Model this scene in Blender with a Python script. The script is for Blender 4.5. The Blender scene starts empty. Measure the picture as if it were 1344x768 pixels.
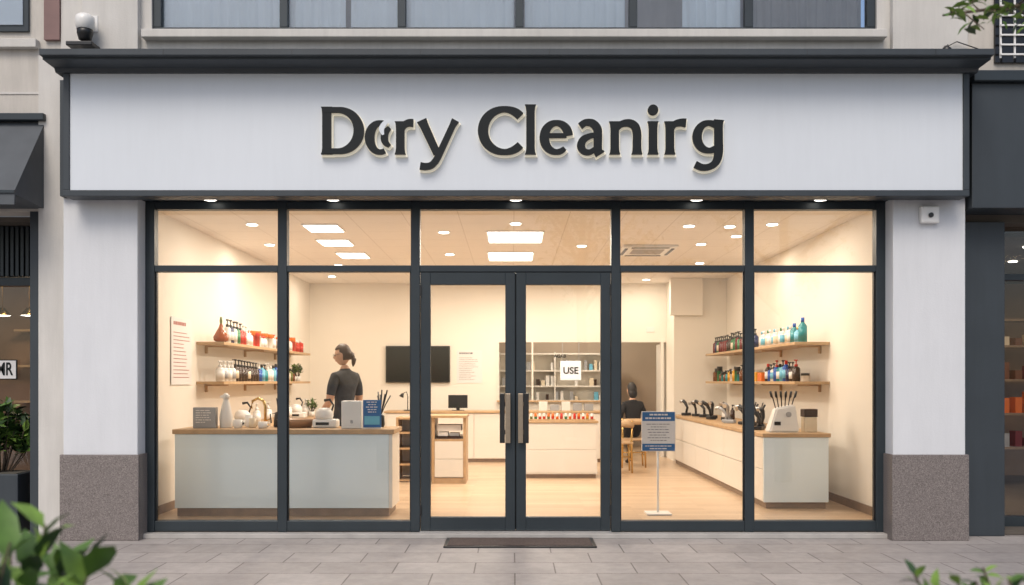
import bpy, bmesh, math, random
from mathutils import Vector, Matrix, Euler
R=random.Random(7)
rad=math.radians
sc=bpy.context.scene
COL=sc.collection

# ---------------------------------------------------------------- materials
def mat(name,col,rough=0.5,metal=0.0,var=0.08,scale=6.0,bump=0.0,bscale=60.0,spec=0.5,emit=None,estr=0.0,coat=0.0,streak=0.0):
    m=bpy.data.materials.new(name); m.use_nodes=True
    nt=m.node_tree; b=nt.nodes['Principled BSDF']
    b.inputs['Roughness'].default_value=rough; b.inputs['Metallic'].default_value=metal
    b.inputs['Specular IOR Level'].default_value=spec
    b.inputs['Coat Weight'].default_value=coat
    tc=nt.nodes.new('ShaderNodeTexCoord')
    n=nt.nodes.new('ShaderNodeTexNoise'); n.inputs['Scale'].default_value=scale; n.inputs['Detail'].default_value=4
    nt.links.new(tc.outputs['Object'],n.inputs['Vector'])
    r=nt.nodes.new('ShaderNodeValToRGB')
    r.color_ramp.elements[0].position=0.3; r.color_ramp.elements[1].position=0.7
    r.color_ramp.elements[0].color=[c*(1-var) for c in col]+[1]
    r.color_ramp.elements[1].color=[min(1,c*(1+var*0.6)) for c in col]+[1]
    nt.links.new(n.outputs['Fac'],r.inputs['Fac']); out=r.outputs['Color']
    if streak>0:
        mp=nt.nodes.new('ShaderNodeMapping'); mp.inputs['Scale'].default_value=(7,7,0.7)
        n3=nt.nodes.new('ShaderNodeTexNoise'); n3.inputs['Scale'].default_value=1.6; n3.inputs['Detail'].default_value=7; n3.inputs['Roughness'].default_value=0.7
        nt.links.new(tc.outputs['Object'],mp.inputs['Vector']); nt.links.new(mp.outputs['Vector'],n3.inputs['Vector'])
        mr=nt.nodes.new('ShaderNodeMapRange'); mr.inputs['From Min'].default_value=0.35; mr.inputs['From Max'].default_value=0.65
        mr.inputs['To Min'].default_value=1-streak; mr.inputs['To Max'].default_value=1
        nt.links.new(n3.outputs['Fac'],mr.inputs['Value'])
        vm=nt.nodes.new('ShaderNodeVectorMath'); vm.operation='SCALE'
        nt.links.new(out,vm.inputs[0]); nt.links.new(mr.outputs['Result'],vm.inputs['Scale']); out=vm.outputs['Vector']
    nt.links.new(out,b.inputs['Base Color'])
    if bump>0:
        n2=nt.nodes.new('ShaderNodeTexNoise'); n2.inputs['Scale'].default_value=bscale; n2.inputs['Detail'].default_value=5
        nt.links.new(tc.outputs['Object'],n2.inputs['Vector'])
        bp=nt.nodes.new('ShaderNodeBump'); bp.inputs['Strength'].default_value=bump; bp.inputs['Distance'].default_value=0.01
        nt.links.new(n2.outputs['Fac'],bp.inputs['Height']); nt.links.new(bp.outputs['Normal'],b.inputs['Normal'])
    if emit:
        b.inputs['Emission Color'].default_value=list(emit)+[1]; b.inputs['Emission Strength'].default_value=estr
    return m

def brickmat(name,c1,c2,mortar,w,h,ms,rough,offset=0.5,bump=0.3,rot=0.0,nvar=0.12,grain=False,shift=(0,0,0),nscale=3,stain=0.0):
    m=bpy.data.materials.new(name); m.use_nodes=True
    nt=m.node_tree; b=nt.nodes['Principled BSDF']; b.inputs['Roughness'].default_value=rough
    tc=nt.nodes.new('ShaderNodeTexCoord'); mp=nt.nodes.new('ShaderNodeMapping')
    mp.inputs['Rotation'].default_value=(0,0,rot); mp.inputs['Location'].default_value=shift
    nt.links.new(tc.outputs['Object'],mp.inputs['Vector'])
    br=nt.nodes.new('ShaderNodeTexBrick'); br.offset=offset
    br.inputs['Scale'].default_value=1; br.inputs['Brick Width'].default_value=w; br.inputs['Row Height'].default_value=h
    br.inputs['Mortar Size'].default_value=ms; br.inputs['Mortar Smooth'].default_value=0.2
    br.inputs['Color1'].default_value=list(c1)+[1]; br.inputs['Color2'].default_value=list(c2)+[1]; br.inputs['Mortar'].default_value=list(mortar)+[1]
    nt.links.new(mp.outputs['Vector'],br.inputs['Vector'])
    n=nt.nodes.new('ShaderNodeTexNoise'); n.inputs['Scale'].default_value=nscale; n.inputs['Detail'].default_value=8; n.inputs['Roughness'].default_value=0.65
    mp2=nt.nodes.new('ShaderNodeMapping'); mp2.inputs['Rotation'].default_value=(0,0,rot)
    if grain: mp2.inputs['Scale'].default_value=(1,14,1)
    nt.links.new(tc.outputs['Object'],mp2.inputs['Vector']); nt.links.new(mp2.outputs['Vector'],n.inputs['Vector'])
    r=nt.nodes.new('ShaderNodeMapRange'); r.inputs['From Min'].default_value=0.3; r.inputs['From Max'].default_value=0.7
    r.inputs['To Min'].default_value=1-nvar; r.inputs['To Max'].default_value=1+nvar
    nt.links.new(n.outputs['Fac'],r.inputs['Value']); fac=r.outputs['Result']
    if stain>0:
        n3=nt.nodes.new('ShaderNodeTexNoise'); n3.inputs['Scale'].default_value=0.8; n3.inputs['Detail'].default_value=9; n3.inputs['Roughness'].default_value=0.75
        nt.links.new(tc.outputs['Object'],n3.inputs['Vector'])
        r3=nt.nodes.new('ShaderNodeMapRange'); r3.inputs['From Min'].default_value=0.35; r3.inputs['From Max'].default_value=0.6; r3.inputs['To Min'].default_value=1-stain; r3.inputs['To Max'].default_value=1
        nt.links.new(n3.outputs['Fac'],r3.inputs['Value']); mm=nt.nodes.new('ShaderNodeMath'); mm.operation='MULTIPLY'
        nt.links.new(fac,mm.inputs[0]); nt.links.new(r3.outputs['Result'],mm.inputs[1]); fac=mm.outputs[0]
    vm=nt.nodes.new('ShaderNodeVectorMath'); vm.operation='SCALE'
    nt.links.new(br.outputs['Color'],vm.inputs[0]); nt.links.new(fac,vm.inputs['Scale'])
    nt.links.new(vm.outputs['Vector'],b.inputs['Base Color'])
    bp=nt.nodes.new('ShaderNodeBump'); bp.inputs['Strength'].default_value=bump; bp.inputs['Distance'].default_value=0.004; bp.invert=True
    nt.links.new(br.outputs['Fac'],bp.inputs['Height']); nt.links.new(bp.outputs['Normal'],b.inputs['Normal'])
    return m

def glassmat(name,tint=(0.96,0.97,0.97),ior=1.45,boost=1.0):
    m=bpy.data.materials.new(name); m.use_nodes=True; nt=m.node_tree; nt.nodes.clear()
    o=nt.nodes.new('ShaderNodeOutputMaterial'); t=nt.nodes.new('ShaderNodeBsdfTransparent'); g=nt.nodes.new('ShaderNodeBsdfGlossy')
    t.inputs['Color'].default_value=list(tint)+[1]; g.inputs['Roughness'].default_value=0.0
    f=nt.nodes.new('ShaderNodeFresnel'); f.inputs['IOR'].default_value=ior
    mu=nt.nodes.new('ShaderNodeMath'); mu.operation='MULTIPLY'; mu.inputs[1].default_value=boost; mu.use_clamp=True
    mx=nt.nodes.new('ShaderNodeMixShader')
    nt.links.new(f.outputs['Fac'],mu.inputs[0]); nt.links.new(mu.outputs[0],mx.inputs['Fac'])
    nt.links.new(t.outputs[0],mx.inputs[1]); nt.links.new(g.outputs[0],mx.inputs[2]); nt.links.new(mx.outputs[0],o.inputs['Surface'])
    return m

def granitemat():
    m=bpy.data.materials.new('granite'); m.use_nodes=True; nt=m.node_tree; b=nt.nodes['Principled BSDF']
    b.inputs['Roughness'].default_value=0.45
    tc=nt.nodes.new('ShaderNodeTexCoord'); v=nt.nodes.new('ShaderNodeTexNoise'); v.inputs['Scale'].default_value=150; v.inputs['Detail'].default_value=3
    nt.links.new(tc.outputs['Object'],v.inputs['Vector'])
    r=nt.nodes.new('ShaderNodeValToRGB'); e=r.color_ramp.elements
    e[0].position=0.32; e[0].color=(0.10,0.085,0.08,1); e[1].position=0.68; e[1].color=(0.29,0.255,0.24,1)
    k=e.new(0.5); k.color=(0.18,0.155,0.147,1)
    nt.links.new(v.outputs['Fac'],r.inputs['Fac']); nt.links.new(r.outputs['Color'],b.inputs['Base Color'])
    return m

M={}
M['frame']=mat('charcoal_metal',(0.026,0.036,0.044),0.42,0.2,0.12,3,0.03,200)
M['frame2']=mat('charcoal_panel',(0.035,0.045,0.055),0.5,0.0,0.12,2,streak=0.12)
M['sign']=mat('sign_white',(0.655,0.695,0.745),0.4,0,0.03,0.8,0.02,30,streak=0.025)
M['stucco']=mat('stucco',(0.62,0.60,0.57),0.85,0,0.08,1.6,0.25,90,streak=0.10)
M['stucco2']=mat('stucco_warm',(0.58,0.545,0.50),0.85,0,0.12,1.2,0.25,90,streak=0.14)
M['pillar']=mat('painted_render',(0.67,0.685,0.715),0.75,0,0.04,1.2,0.15,80,streak=0.05)
M['mauve']=mat('mauve_tile',(0.22,0.13,0.12),0.6,0,0.15,4)
M['granite']=granitemat()
M['concrete']=mat('step_stone',(0.40,0.38,0.36),0.7,0,0.15,5,0.2,120)
M['cream']=mat('cream_wall',(0.83,0.785,0.71),0.8,0,0.03,1.0,0.05,80)
M['ceil']=brickmat('ceiling_tile',(0.80,0.75,0.69),(0.79,0.74,0.68),(0.62,0.57,0.51),0.6,0.6,0.005,0.8,0.0,nvar=0.02,bump=0.0)
M['floor']=brickmat('wood_floor',(0.50,0.35,0.22),(0.62,0.46,0.31),(0.36,0.24,0.15),1.3,0.14,0.003,0.3,0.4,bump=0.15,nvar=0.12,grain=True)
M['oak']=mat('oak',(0.50,0.33,0.18),0.45,0,0.15,9,0.05,60)
M['oakd']=mat('oak_dark',(0.25,0.17,0.11),0.5,0,0.15,9)
M['lam']=mat('white_laminate',(0.79,0.75,0.69),0.35,0,0.03,2)
M['lamb']=mat('daylit_panel',(0.76,0.87,0.93),0.12,0,0.02,1.5,coat=0.6)  # street-facing counter laminate, bluish reflected daylight put into its base colour
M['pave']=brickmat('pavement_tile',(0.335,0.305,0.29),(0.395,0.362,0.345),(0.17,0.15,0.142),0.62,0.41,0.006,0.6,0.5,bump=0.5,nvar=0.13,nscale=9,stain=0.16)
M['asphalt']=mat('asphalt',(0.05,0.05,0.052),0.9,0,0.2,20,0.4,200)
M['ground']=mat('ground_soil',(0.12,0.11,0.09),0.95,0,0.3,1)
M['white']=mat('white_plastic',(0.78,0.77,0.75),0.3,0,0.02,5)
M['black']=mat('black_plastic',(0.012,0.012,0.013),0.35,0,0.1,5)
M['letter']=mat('letter_black',(0.008,0.011,0.013),0.5,0,0.1,5,spec=0.25)
M['steel']=mat('brushed_steel',(0.6,0.6,0.6),0.3,1.0,0.05,40)
M['bronze']=mat('bronze_handle',(0.36,0.29,0.22),0.35,0.8,0.08,30)
M['brass']=mat('brass',(0.60,0.40,0.15),0.25,1.0,0.05,30)
M['halo']=mat('halo_cream',(0.80,0.76,0.66),0.5,emit=(1.0,0.90,0.68),estr=0.28)
M['lamp']=mat('lamp_white',(0.9,0.9,0.85),0.5,emit=(1.0,0.93,0.82),estr=6)
M['signlit']=mat('lit_sign_face',(0.78,0.8,0.85),0.5,emit=(0.9,0.95,1.0),estr=0.25)
M['paper']=mat('paper',(0.76,0.74,0.74),0.7,0,0.02,4)
M['ink']=mat('ink_grey',(0.16,0.16,0.19),0.8)
M['inkr']=mat('ink_red',(0.42,0.16,0.14),0.8)
M['inkb']=mat('sign_blue',(0.02,0.13,0.36),0.5)
M['screen']=mat('tv_screen',(0.006,0.006,0.007),0.12)
M['glass']=glassmat('window_glass')
M['uglass']=glassmat('upper_window_glass',(0.96,0.98,1.0),1.5,1.3)
M['mat']=mat('doormat_fibre',(0.11,0.08,0.07),0.95,0,0.35,60,0.8,250)
M['curtain']=mat('curtain_cloth',(0.84,0.91,0.95),0.8,0,0.04,3)
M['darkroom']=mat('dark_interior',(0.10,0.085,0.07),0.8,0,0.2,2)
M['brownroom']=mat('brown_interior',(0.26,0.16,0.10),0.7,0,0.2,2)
M['recess']=mat('recess_wall',(0.52,0.42,0.33),0.8,0,0.05,2)
M['leaf']=mat('leaf_mid',(0.09,0.18,0.03),0.5,0,0.35,18)
M['leafl']=mat('leaf_light',(0.20,0.33,0.06),0.5,0,0.3,18)
M['leafd']=mat('leaf_dark',(0.03,0.07,0.02),0.5,0,0.35,18)
M['bark']=mat('bark',(0.12,0.09,0.065),0.9,0,0.35,30,0.6,60)
M['skin']=mat('skin',(0.56,0.33,0.22),0.5,0,0.05,10)
M['hair']=mat('hair',(0.050,0.020,0.010),0.45,0,0.35,40,0.4,150)
M['hairb']=mat('hair_black',(0.010,0.008,0.008),0.45,0,0.35,40,0.4,150)
M['shirt']=mat('charcoal_cloth',(0.040,0.043,0.050),0.85,0,0.3,14,0.7,18)
M['blackcloth']=mat('black_cloth',(0.012,0.012,0.014),0.85,0,0.2,14,0.4,25)
M['lip']=mat('lips',(0.40,0.13,0.11),0.5)
M['eye']=mat('eye_dark',(0.02,0.015,0.01),0.2)
M['road']=mat('road_paint',(0.7,0.7,0.68),0.7,0,0.1,8)
C={}
def cm(n,c,r=0.25):
    C[n]=mat('bottle_'+n,c,r,0,0.05,8); return C[n]
for n,c in dict(white=(0.76,0.74,0.71),amber=(0.16,0.05,0.015),brown=(0.035,0.014,0.008),red=(0.55,0.025,0.015),orange=(0.72,0.15,0.01),
    green=(0.03,0.20,0.08),teal=(0.01,0.24,0.27),blue=(0.01,0.09,0.42),navy=(0.01,0.02,0.10),yellow=(0.72,0.36,0.02),grey=(0.35,0.36,0.38),
    sky=(0.15,0.46,0.64),maroon=(0.16,0.012,0.018),cream=(0.7,0.6,0.45),pink=(0.7,0.25,0.23),olive=(0.14,0.16,0.04)).items(): cm(n,c)

# ---------------------------------------------------------------- geometry helpers
def grp(name,loc=(0,0,0)):
    e=bpy.data.objects.new(name,None); COL.objects.link(e); e.location=loc; e.empty_display_size=0.1
    return e
def link(ob,parent=None):
    COL.objects.link(ob)
    if parent is not None:
        ob.parent=parent; ob.matrix_parent_inverse=Matrix.Translation(-Vector(parent.location))
    return ob
def finish(bm,name,mats,parent=None,loc=(0,0,0),rot=(0,0,0),smooth=False,recalc=True):
    if recalc: bmesh.ops.recalc_face_normals(bm,faces=bm.faces)
    me=bpy.data.meshes.new(name); bm.to_mesh(me); bm.free()
    for m in (mats if isinstance(mats,(list,tuple)) else [mats]): me.materials.append(m)
    if smooth:
        for p in me.polygons: p.use_smooth=True
    ob=bpy.data.objects.new(name,me); ob.location=loc; ob.rotation_euler=rot
    return link(ob,parent)
def abox(bm,x0,x1,y0,y1,z0,z1,mi=0,bev=0.0):
    vs=[bm.verts.new(p) for p in ((x0,y0,z0),(x1,y0,z0),(x1,y1,z0),(x0,y1,z0),(x0,y0,z1),(x1,y0,z1),(x1,y1,z1),(x0,y1,z1))]
    fs=[bm.faces.new([vs[i] for i in f]) for f in ((0,3,2,1),(4,5,6,7),(0,1,5,4),(1,2,6,5),(2,3,7,6),(3,0,4,7))]
    for f in fs: f.material_index=mi
    if bev>0:
        es=set(e for f in fs for e in f.edges)
        r=bmesh.ops.bevel(bm,geom=list(es),offset=bev,segments=2,affect='EDGES',profile=0.5)
        for f in r['faces']: f.material_index=mi
def box(name,x0,x1,y0,y1,z0,z1,m,parent=None,bev=0.0):
    bm=bmesh.new(); abox(bm,min(x0,x1),max(x0,x1),min(y0,y1),max(y0,y1),min(z0,z1),max(z0,z1),0,bev)
    return finish(bm,name,m,parent)
def lathe(bm,prof,cx=0,cy=0,cz=0,seg=16,mi=0,sx=1,sy=1):
    rings=[]
    for r,z,*k in prof:
        rings.append([bm.verts.new((cx+sx*r*math.cos(2*math.pi*i/seg),cy+sy*r*math.sin(2*math.pi*i/seg),cz+z)) for i in range(seg)])
    for a in range(len(rings)-1):
        k=prof[a+1][2] if len(prof[a+1])>2 else mi
        for i in range(seg):
            f=bm.faces.new((rings[a][i],rings[a][(i+1)%seg],rings[a+1][(i+1)%seg],rings[a+1][i])); f.material_index=k; f.smooth=True
    f=bm.faces.new(rings[0][::-1]); f.material_index=prof[0][2] if len(prof[0])>2 else mi
    f=bm.faces.new(rings[-1]); f.material_index=prof[-1][2] if len(prof[-1])>2 else mi
def tube(bm,pts,rads,seg=8,mi=0):
    pts=[Vector(p) for p in pts]; rings=[]
    for i,p in enumerate(pts):
        d=(pts[min(i+1,len(pts)-1)]-pts[max(i-1,0)]).normalized()
        up=Vector((0,0,1)) if abs(d.z)<0.9 else Vector((1,0,0))
        a=d.cross(up).normalized(); b=d.cross(a).normalized()
        rr=rads[i] if isinstance(rads,(list,tuple)) else rads
        rings.append([bm.verts.new(p+a*rr*math.cos(2*math.pi*k/seg)+b*rr*math.sin(2*math.pi*k/seg)) for k in range(seg)])
    for i in range(len(rings)-1):
        for k in range(seg):
            f=bm.faces.new((rings[i][k],rings[i][(k+1)%seg],rings[i+1][(k+1)%seg],rings[i+1][k])); f.material_index=mi; f.smooth=True
    for r in (rings[0][::-1],rings[-1]):
        f=bm.faces.new(r); f.material_index=mi
def prism(name,poly_yz,x0,x1,m,parent):
    bm=bmesh.new()
    a=[bm.verts.new((x0,y,z)) for y,z in poly_yz]; b=[bm.verts.new((x1,y,z)) for y,z in poly_yz]
    n=len(a); bm.faces.new(a); bm.faces.new(b[::-1])
    for i in range(n): bm.faces.new((a[i],b[i],b[(i+1)%n],a[(i+1)%n]))
    return finish(bm,name,m,parent)
def text(body,size,loc,m,parent=None,rot=(math.pi/2,0,0),ext=0.0015,name='lettering',off=0.0,sx=1.0):
    cu=bpy.data.curves.new(name,'FONT'); cu.body=body; cu.size=size; cu.extrude=ext; cu.align_x='CENTER'; cu.align_y='CENTER'; cu.offset=off
    cu.materials.append(m); ob=bpy.data.objects.new(name,cu); ob.location=loc; ob.rotation_euler=rot; ob.scale=(sx,1,1)
    return link(ob,parent)
def lines(bm,x0,x1,y,z1,z0,n,mi,th=0.006,seed=1,center=False):
    rr=random.Random(seed)
    for i in range(n):
        z=z1-(z1-z0)*(i+0.5)/n; w=(x1-x0)*rr.uniform(0.55,1.0)
        a=x0 if not center else (x0+x1)/2-w/2
        x=a
        while x<a+w-0.01:
            ww=min(rr.uniform(0.012,0.05),a+w-x); abox(bm,x,x+ww,y-0.001,y,z-th/2,z+th/2,mi); x+=ww+0.008

# ================================================================ GROUND
def sheet(name,x0,x1,y0,y1,z,m,parent=None):
    bm=bmesh.new(); bm.faces.new([bm.verts.new(p) for p in ((x0,y0,z),(x1,y0,z),(x1,y1,z),(x0,y1,z))]); return finish(bm,name,m,parent)
sheet('ground',-400,400,-400,400,-0.20,M['ground'])
G=-0.05
road=grp('road'); box('asphalt',-200,200,-24,-11.25,-0.19,-0.185,M['asphalt'],road)
for i in range(-12,13): box('lane_marking',i*6-1.2,i*6+1.2,-17.6,-17.45,-0.183,-0.179,M['road'],road)
pv=box('pavement',-60,60,-11,14,-0.18,G,M['pave'])
kb=grp('kerb')
for i in range(-20,20): box('kerbstone',i*1.0+0.005,i*1.0+0.995,-11.25,-11.003,-0.186,G+0.003,M['concrete'],kb,0.012)

# ================================================================ SHOP BUILDING
B=grp('shop_building')
box('left_side_wall',-4.40,-3.75,0.06,12,-0.1,3.2,M['cream'],B)
box('right_side_wall',3.75,4.40,0.06,12,-0.1,3.2,M['cream'],B)
box('left_front_return',-3.752,-3.44,0.06,0.16,0,3.2,M['cream'],B)
box('right_front_return',3.46,3.752,0.06,0.16,0,3.2,M['cream'],B)
box('interior_floor',-3.75,3.75,0.0,12,-0.06,0.0,M['floor'],B)
box('ceiling',-3.75,3.75,0.07,12,3.2,3.3,M['ceil'],B)
for x0,x1 in ((-4.12,-3.44),(3.46,4.12)):
    box('pillar',x0,x1,-0.22,0.055,G,3.08,M['pillar'],B,0.008)
    bx0,bx1=x0-0.02,x1+0.02
    bm=bmesh.new(); abox(bm,bx0,bx1,-0.25,-0.222,G,0.735,0,0.006); abox(bm,bx0,bx0+0.018,-0.222,0.05,G,0.735,0); abox(bm,bx1-0.018,bx1,-0.222,0.05,G,0.735,0)
    finish(bm,'granite_plinth',M['granite'],B)
box('wall_strip',-4.45,-4.122,-0.02,0.055,G,4.45,M['stucco'],B)
ZU=4.66
box('spandrel_wall',-4.25,4.25,0.0,0.3,3.085,ZU,M['stucco'],B)
box('upper_pier',-4.25,-3.40,0.002,0.3,ZU,7.2,M['stucco'],B)
box('upper_pier',3.40,4.25,0.002,0.3,ZU,7.2,M['stucco'],B)
box('upper_pier_face',-4.02,-3.50,-0.07,0.001,4.3,7.2,M['stucco'],B,0.006)
box('upper_pier_face',3.52,4.22,-0.07,0.001,4.3,7.2,M['stucco'],B,0.006)
box('lintel',-3.40,3.40,0.0,0.3,6.4,7.2,M['stucco'],B)
box('window_sill',-3.46,3.46,-0.10,0.0,4.595,4.672,M['stucco'],B,0.008)
box('parapet_coping',-4.35,4.6,-0.2,0.35,7.2,7.35,M['stucco'],B,0.01)
UW=grp('upper_window'); UW.parent=B
fx=[-3.36,-2.17,-1.06,0.05,1.12,2.21,3.36]
box('frame_rail',-3.40,3.40,0.03,0.12,4.673,4.735,M['frame'],UW,0.004)
box('frame_rail',-3.40,3.40,0.03,0.12,6.34,6.4,M['frame'],UW,0.004)
for x in fx: box('frame_mullion',x-0.038,x+0.038,0.028,0.09,4.736,6.34,M['frame'],UW,0.004)
box('pane',-3.36,3.36,0.07,0.075,4.735,6.34,M['uglass'],UW)
box('back_wall',-3.4,3.4,1.2,1.25,4.4,6.6,M['stucco2'],UW)
box('room_floor',-3.4,3.4,0.3,1.2,4.4,4.45,M['darkroom'],UW)
def curtain(x0,x1,amp,m,yy=0.22):
    bm=bmesh.new(); n=int((x1-x0)/0.012); pa=pb=None
    for i in range(n+1):
        x=x0+(x1-x0)*i/n; y=yy+amp*math.sin(x*52+1.5*math.sin(x*7))+amp*0.4*math.sin(x*131)
        a=bm.verts.new((x,y,4.5)); b=bm.verts.new((x,y,6.35))
        if pa: 
            f=bm.faces.new((pa,a,b,pb)); f.smooth=True
        pa,pb=a,b
    finish(bm,'curtain',m,UW)
curtain(-3.33,-1.6,0.010,M['curtain'],0.115); curtain(-1.55,0.0,0.008,M['curtain'],0.115); curtain(0.1,1.05,0.010,M['curtain'],0.115); curtain(1.6,2.15,0.012,M['curtain'],0.13)
curtain(2.25,3.3,0.014,mat('grey_curtain',(0.36,0.35,0.34),0.8),0.13)
box('step',-3.44,3.46,-0.14,-0.001,G,-0.004,M['concrete'],B,0.006)

# shopfront glazing
F=grp('shopfront_frame'); F.parent=B
fr=M['frame']
for x0,x1 in ((-3.44,-3.355),(-2.205,-2.12),(-0.965,-0.88),(0.905,0.99),(2.15,2.235),(3.375,3.46)):
    box('mullion',x0,x1,-0.05,0.05,0.0,3.08,fr,F,0.004)
segs=[(-3.355,-2.205),(-2.12,-0.965),(-0.88,0.905),(0.99,2.15),(2.235,3.375)]
for i,(a,b) in enumerate(segs):
    box('head_rail',a,b,-0.045,0.045,3.007,3.078,fr,F,0.004)
    box('transom',a,b,-0.045,0.045,2.425,2.485,fr,F,0.004)
    box('transom_pane',a,b,-0.004,0.004,2.485,3.007,M['glass'],F)
    if i!=2:
        box('bottom_rail',a,b,-0.045,0.045,0.005,0.10,fr,F,0.004)
        box('pane',a,b,-0.004,0.004,0.10,2.425,M['glass'],F)
        for s,xx in ((1,a),(-1,b)): box('glazing_gasket',min(xx,xx+s*0.012),max(xx,xx+s*0.012),-0.02,-0.005,0.10,2.425,M['black'],F)
def door(x0,x1,hx,side):
    D=grp('entrance_door',((x0+x1)/2,0,0)); D.parent=B
    y0,y1=-0.035,0.03
    box('stile',x0,x0+0.092,y0,y1,0.01,2.42,fr,D,0.004); box('stile',x1-0.092,x1,y0,y1,0.01,2.42,fr,D,0.004)
    box('top_rail',x0+0.092,x1-0.092,y0,y1,2.305,2.42,fr,D,0.004); box('kick_rail',x0+0.092,x1-0.092,y0,y1,0.01,0.135,fr,D,0.004)
    box('pane',x0+0.092,x1-0.092,-0.004,0.004,0.135,2.305,M['glass'],D)
    bm=bmesh.new()
    abox(bm,hx-0.05,hx-0.002,-0.10,-0.08,0.83,1.29,0,0.004); abox(bm,hx+0.002,hx+0.05,-0.105,-0.08,0.83,1.29,1,0.004)
    for z in (0.93,1.19): abox(bm,hx-0.02,hx+0.02,-0.081,-0.034,z-0.02,z+0.02,0)
    finish(bm,'pull_handle',[M['black'],M['bronze']] if side<0 else [M['bronze'],M['black']],D)
    for z in (0.2,2.25): box('hinge',x0-0.006 if side<0 else x1-0.008,x0+0.01 if side<0 else x1+0.006,-0.05,-0.036,z-0.05,z+0.05,M['black'],D)
door(-0.875,0.008,-0.085,-1); door(0.018,0.90,0.085,1)
box('door_astragal',0.0,0.026,0.031,0.04,0.01,2.42,M['black'],F)
box('door_head',-0.88,0.905,-0.03,0.03,2.4205,2.4248,fr,F)
box('threshold',-0.88,0.905,-0.06,0.06,-0.003,0.008,M['steel'],F)

# sign fascia
S=grp('shop_sign'); 
YS=-0.45
box('panel',-3.945,3.98,YS,-0.30,3.10,4.134,M['sign'],S)
box('bottom_trim',-4.00,4.035,YS-0.015,-0.28,3.045,3.099,M['frame2'],S,0.004)
box('side_trim',-4.00,-3.946,YS-0.014,-0.28,3.10,4.134,M['frame2'],S,0.004)
box('side_trim',3.981,4.035,YS-0.014,-0.28,3.10,4.134,M['frame2'],S,0.004)
box('soffit',-4.12,4.12,-0.279,0.055,3.082,3.092,M['frame2'],S)
box('side_cheek',-4.12,-4.0,-0.28,-0.001,3.093,4.134,M['frame2'],S)
box('side_cheek',4.036,4.12,-0.28,-0.001,3.093,4.134,M['frame2'],S)
prism('cornice',[(0.0,4.135),(-0.48,4.135),(-0.50,4.165),(-0.70,4.172),(-0.70,4.19),(-0.755,4.195),(-0.755,4.245),(-0.74,4.25),(0.0,4.30)],-4.06,4.10,M['frame2'],S)
for x in [-3.0,-1.9,-0.8,0.3,1.4,2.5,3.6]:
    box('cornice_seam',x-0.002,x+0.002,-0.757,-0.70,4.196,4.244,M['black'],S)
for x in (-2.80,-1.67,0.014,1.68,2.82):
    bm=bmesh.new(); lathe(bm,[(0.055,0),(0.055,0.01)],0,0,0,20); finish(bm,'soffit_downlight',M['lamp'],S,(x,-0.16,3.070))
    bm=bmesh.new(); lathe(bm,[(0.07,0.0),(0.07,0.006)],0,0,0,20); finish(bm,'soffit_downlight_ring',M['white'],S,(x,-0.16,3.0755))
# --- letters: pen strokes with swelling width
def cr(pts,n=14):
    if len(pts)<3: return pts
    out=[]
    P=[pts[0]]+pts+[pts[-1]]
    for i in range(1,len(P)-2):
        for k in range(n):
            t=k/n; out.append(tuple(0.5*((2*P[i][j])+(-P[i-1][j]+P[i+1][j])*t+(2*P[i-1][j]-5*P[i][j]+4*P[i+1][j]-P[i+2][j])*t*t+(-P[i-1][j]+3*P[i][j]-3*P[i+1][j]+P[i+2][j])*t**3) for j in range(3)))
    out.append(pts[-1]); return out
def stroke(bm,pts,grow,dx,dy,yf,yb,mi,straight=False,ge=0):
    pts=pts if straight else cr(pts)
    U=1/148.0
    L=[];Rr=[]
    n=len(pts)
    for i,(x,y,w) in enumerate(pts):
        a=pts[max(0,i-1)]; b=pts[min(n-1,i+1)]
        tx,ty=b[0]-a[0],b[1]-a[1]; l=math.hypot(tx,ty) or 1; tx/=l; ty/=l
        ex=(-tx*ge if i==0 else (tx*ge if i==n-1 else 0)); ey=(-ty*ge if i==0 else (ty*ge if i==n-1 else 0))
        h=w/2+grow
        for lst,s in ((L,1),(Rr,-1)):
            px=(x+ex-ty*h*s+dx-675)*U; pz=3.405+(y+ey+tx*h*s+dy)*U
            lst.append((bm.verts.new((px,yf,pz)),bm.verts.new((px,yb,pz))))
    for i in range(n-1):
        for q in ((L[i][0],Rr[i][0],Rr[i+1][0],L[i+1][0]),(L[i][0],L[i+1][0],L[i+1][1],L[i][1]),(Rr[i+1][0],Rr[i][0],Rr[i][1],Rr[i+1][1])):
            f=bm.faces.new(q); f.material_index=mi
    for i in (0,n-1):
        f=bm.faces.new((L[i][0],Rr[i][0],Rr[i][1],L[i][1])); f.material_index=mi
def arc(cx,cy,rx,ry,a0,a1,wmin,wmax,n=26,we=None):
    out=[]
    for i in range(n+1):
        t=i/n; a=rad(a0+(a1-a0)*t); w=wmin+(wmax-wmin)*abs(math.cos(a))**1.3
        if we and (t<0.12 or t>0.88):
            k=(0.12-min(t,1-t))/0.12; e=we[0] if t<0.5 else we[1]; w=w*(1-k)+e*k
        out.append((cx+rx*math.cos(a),cy+ry*math.sin(a),w))
    return ('s',out)
def stem(x,h,w=11,lo=0): return ('s',[(x,lo,w+3.5),(x,lo+3,w+1.2),(x,lo+8,w),(x,h-9,w),(x,h-3,w+1.2),(x,h,w+3.5)])
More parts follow.
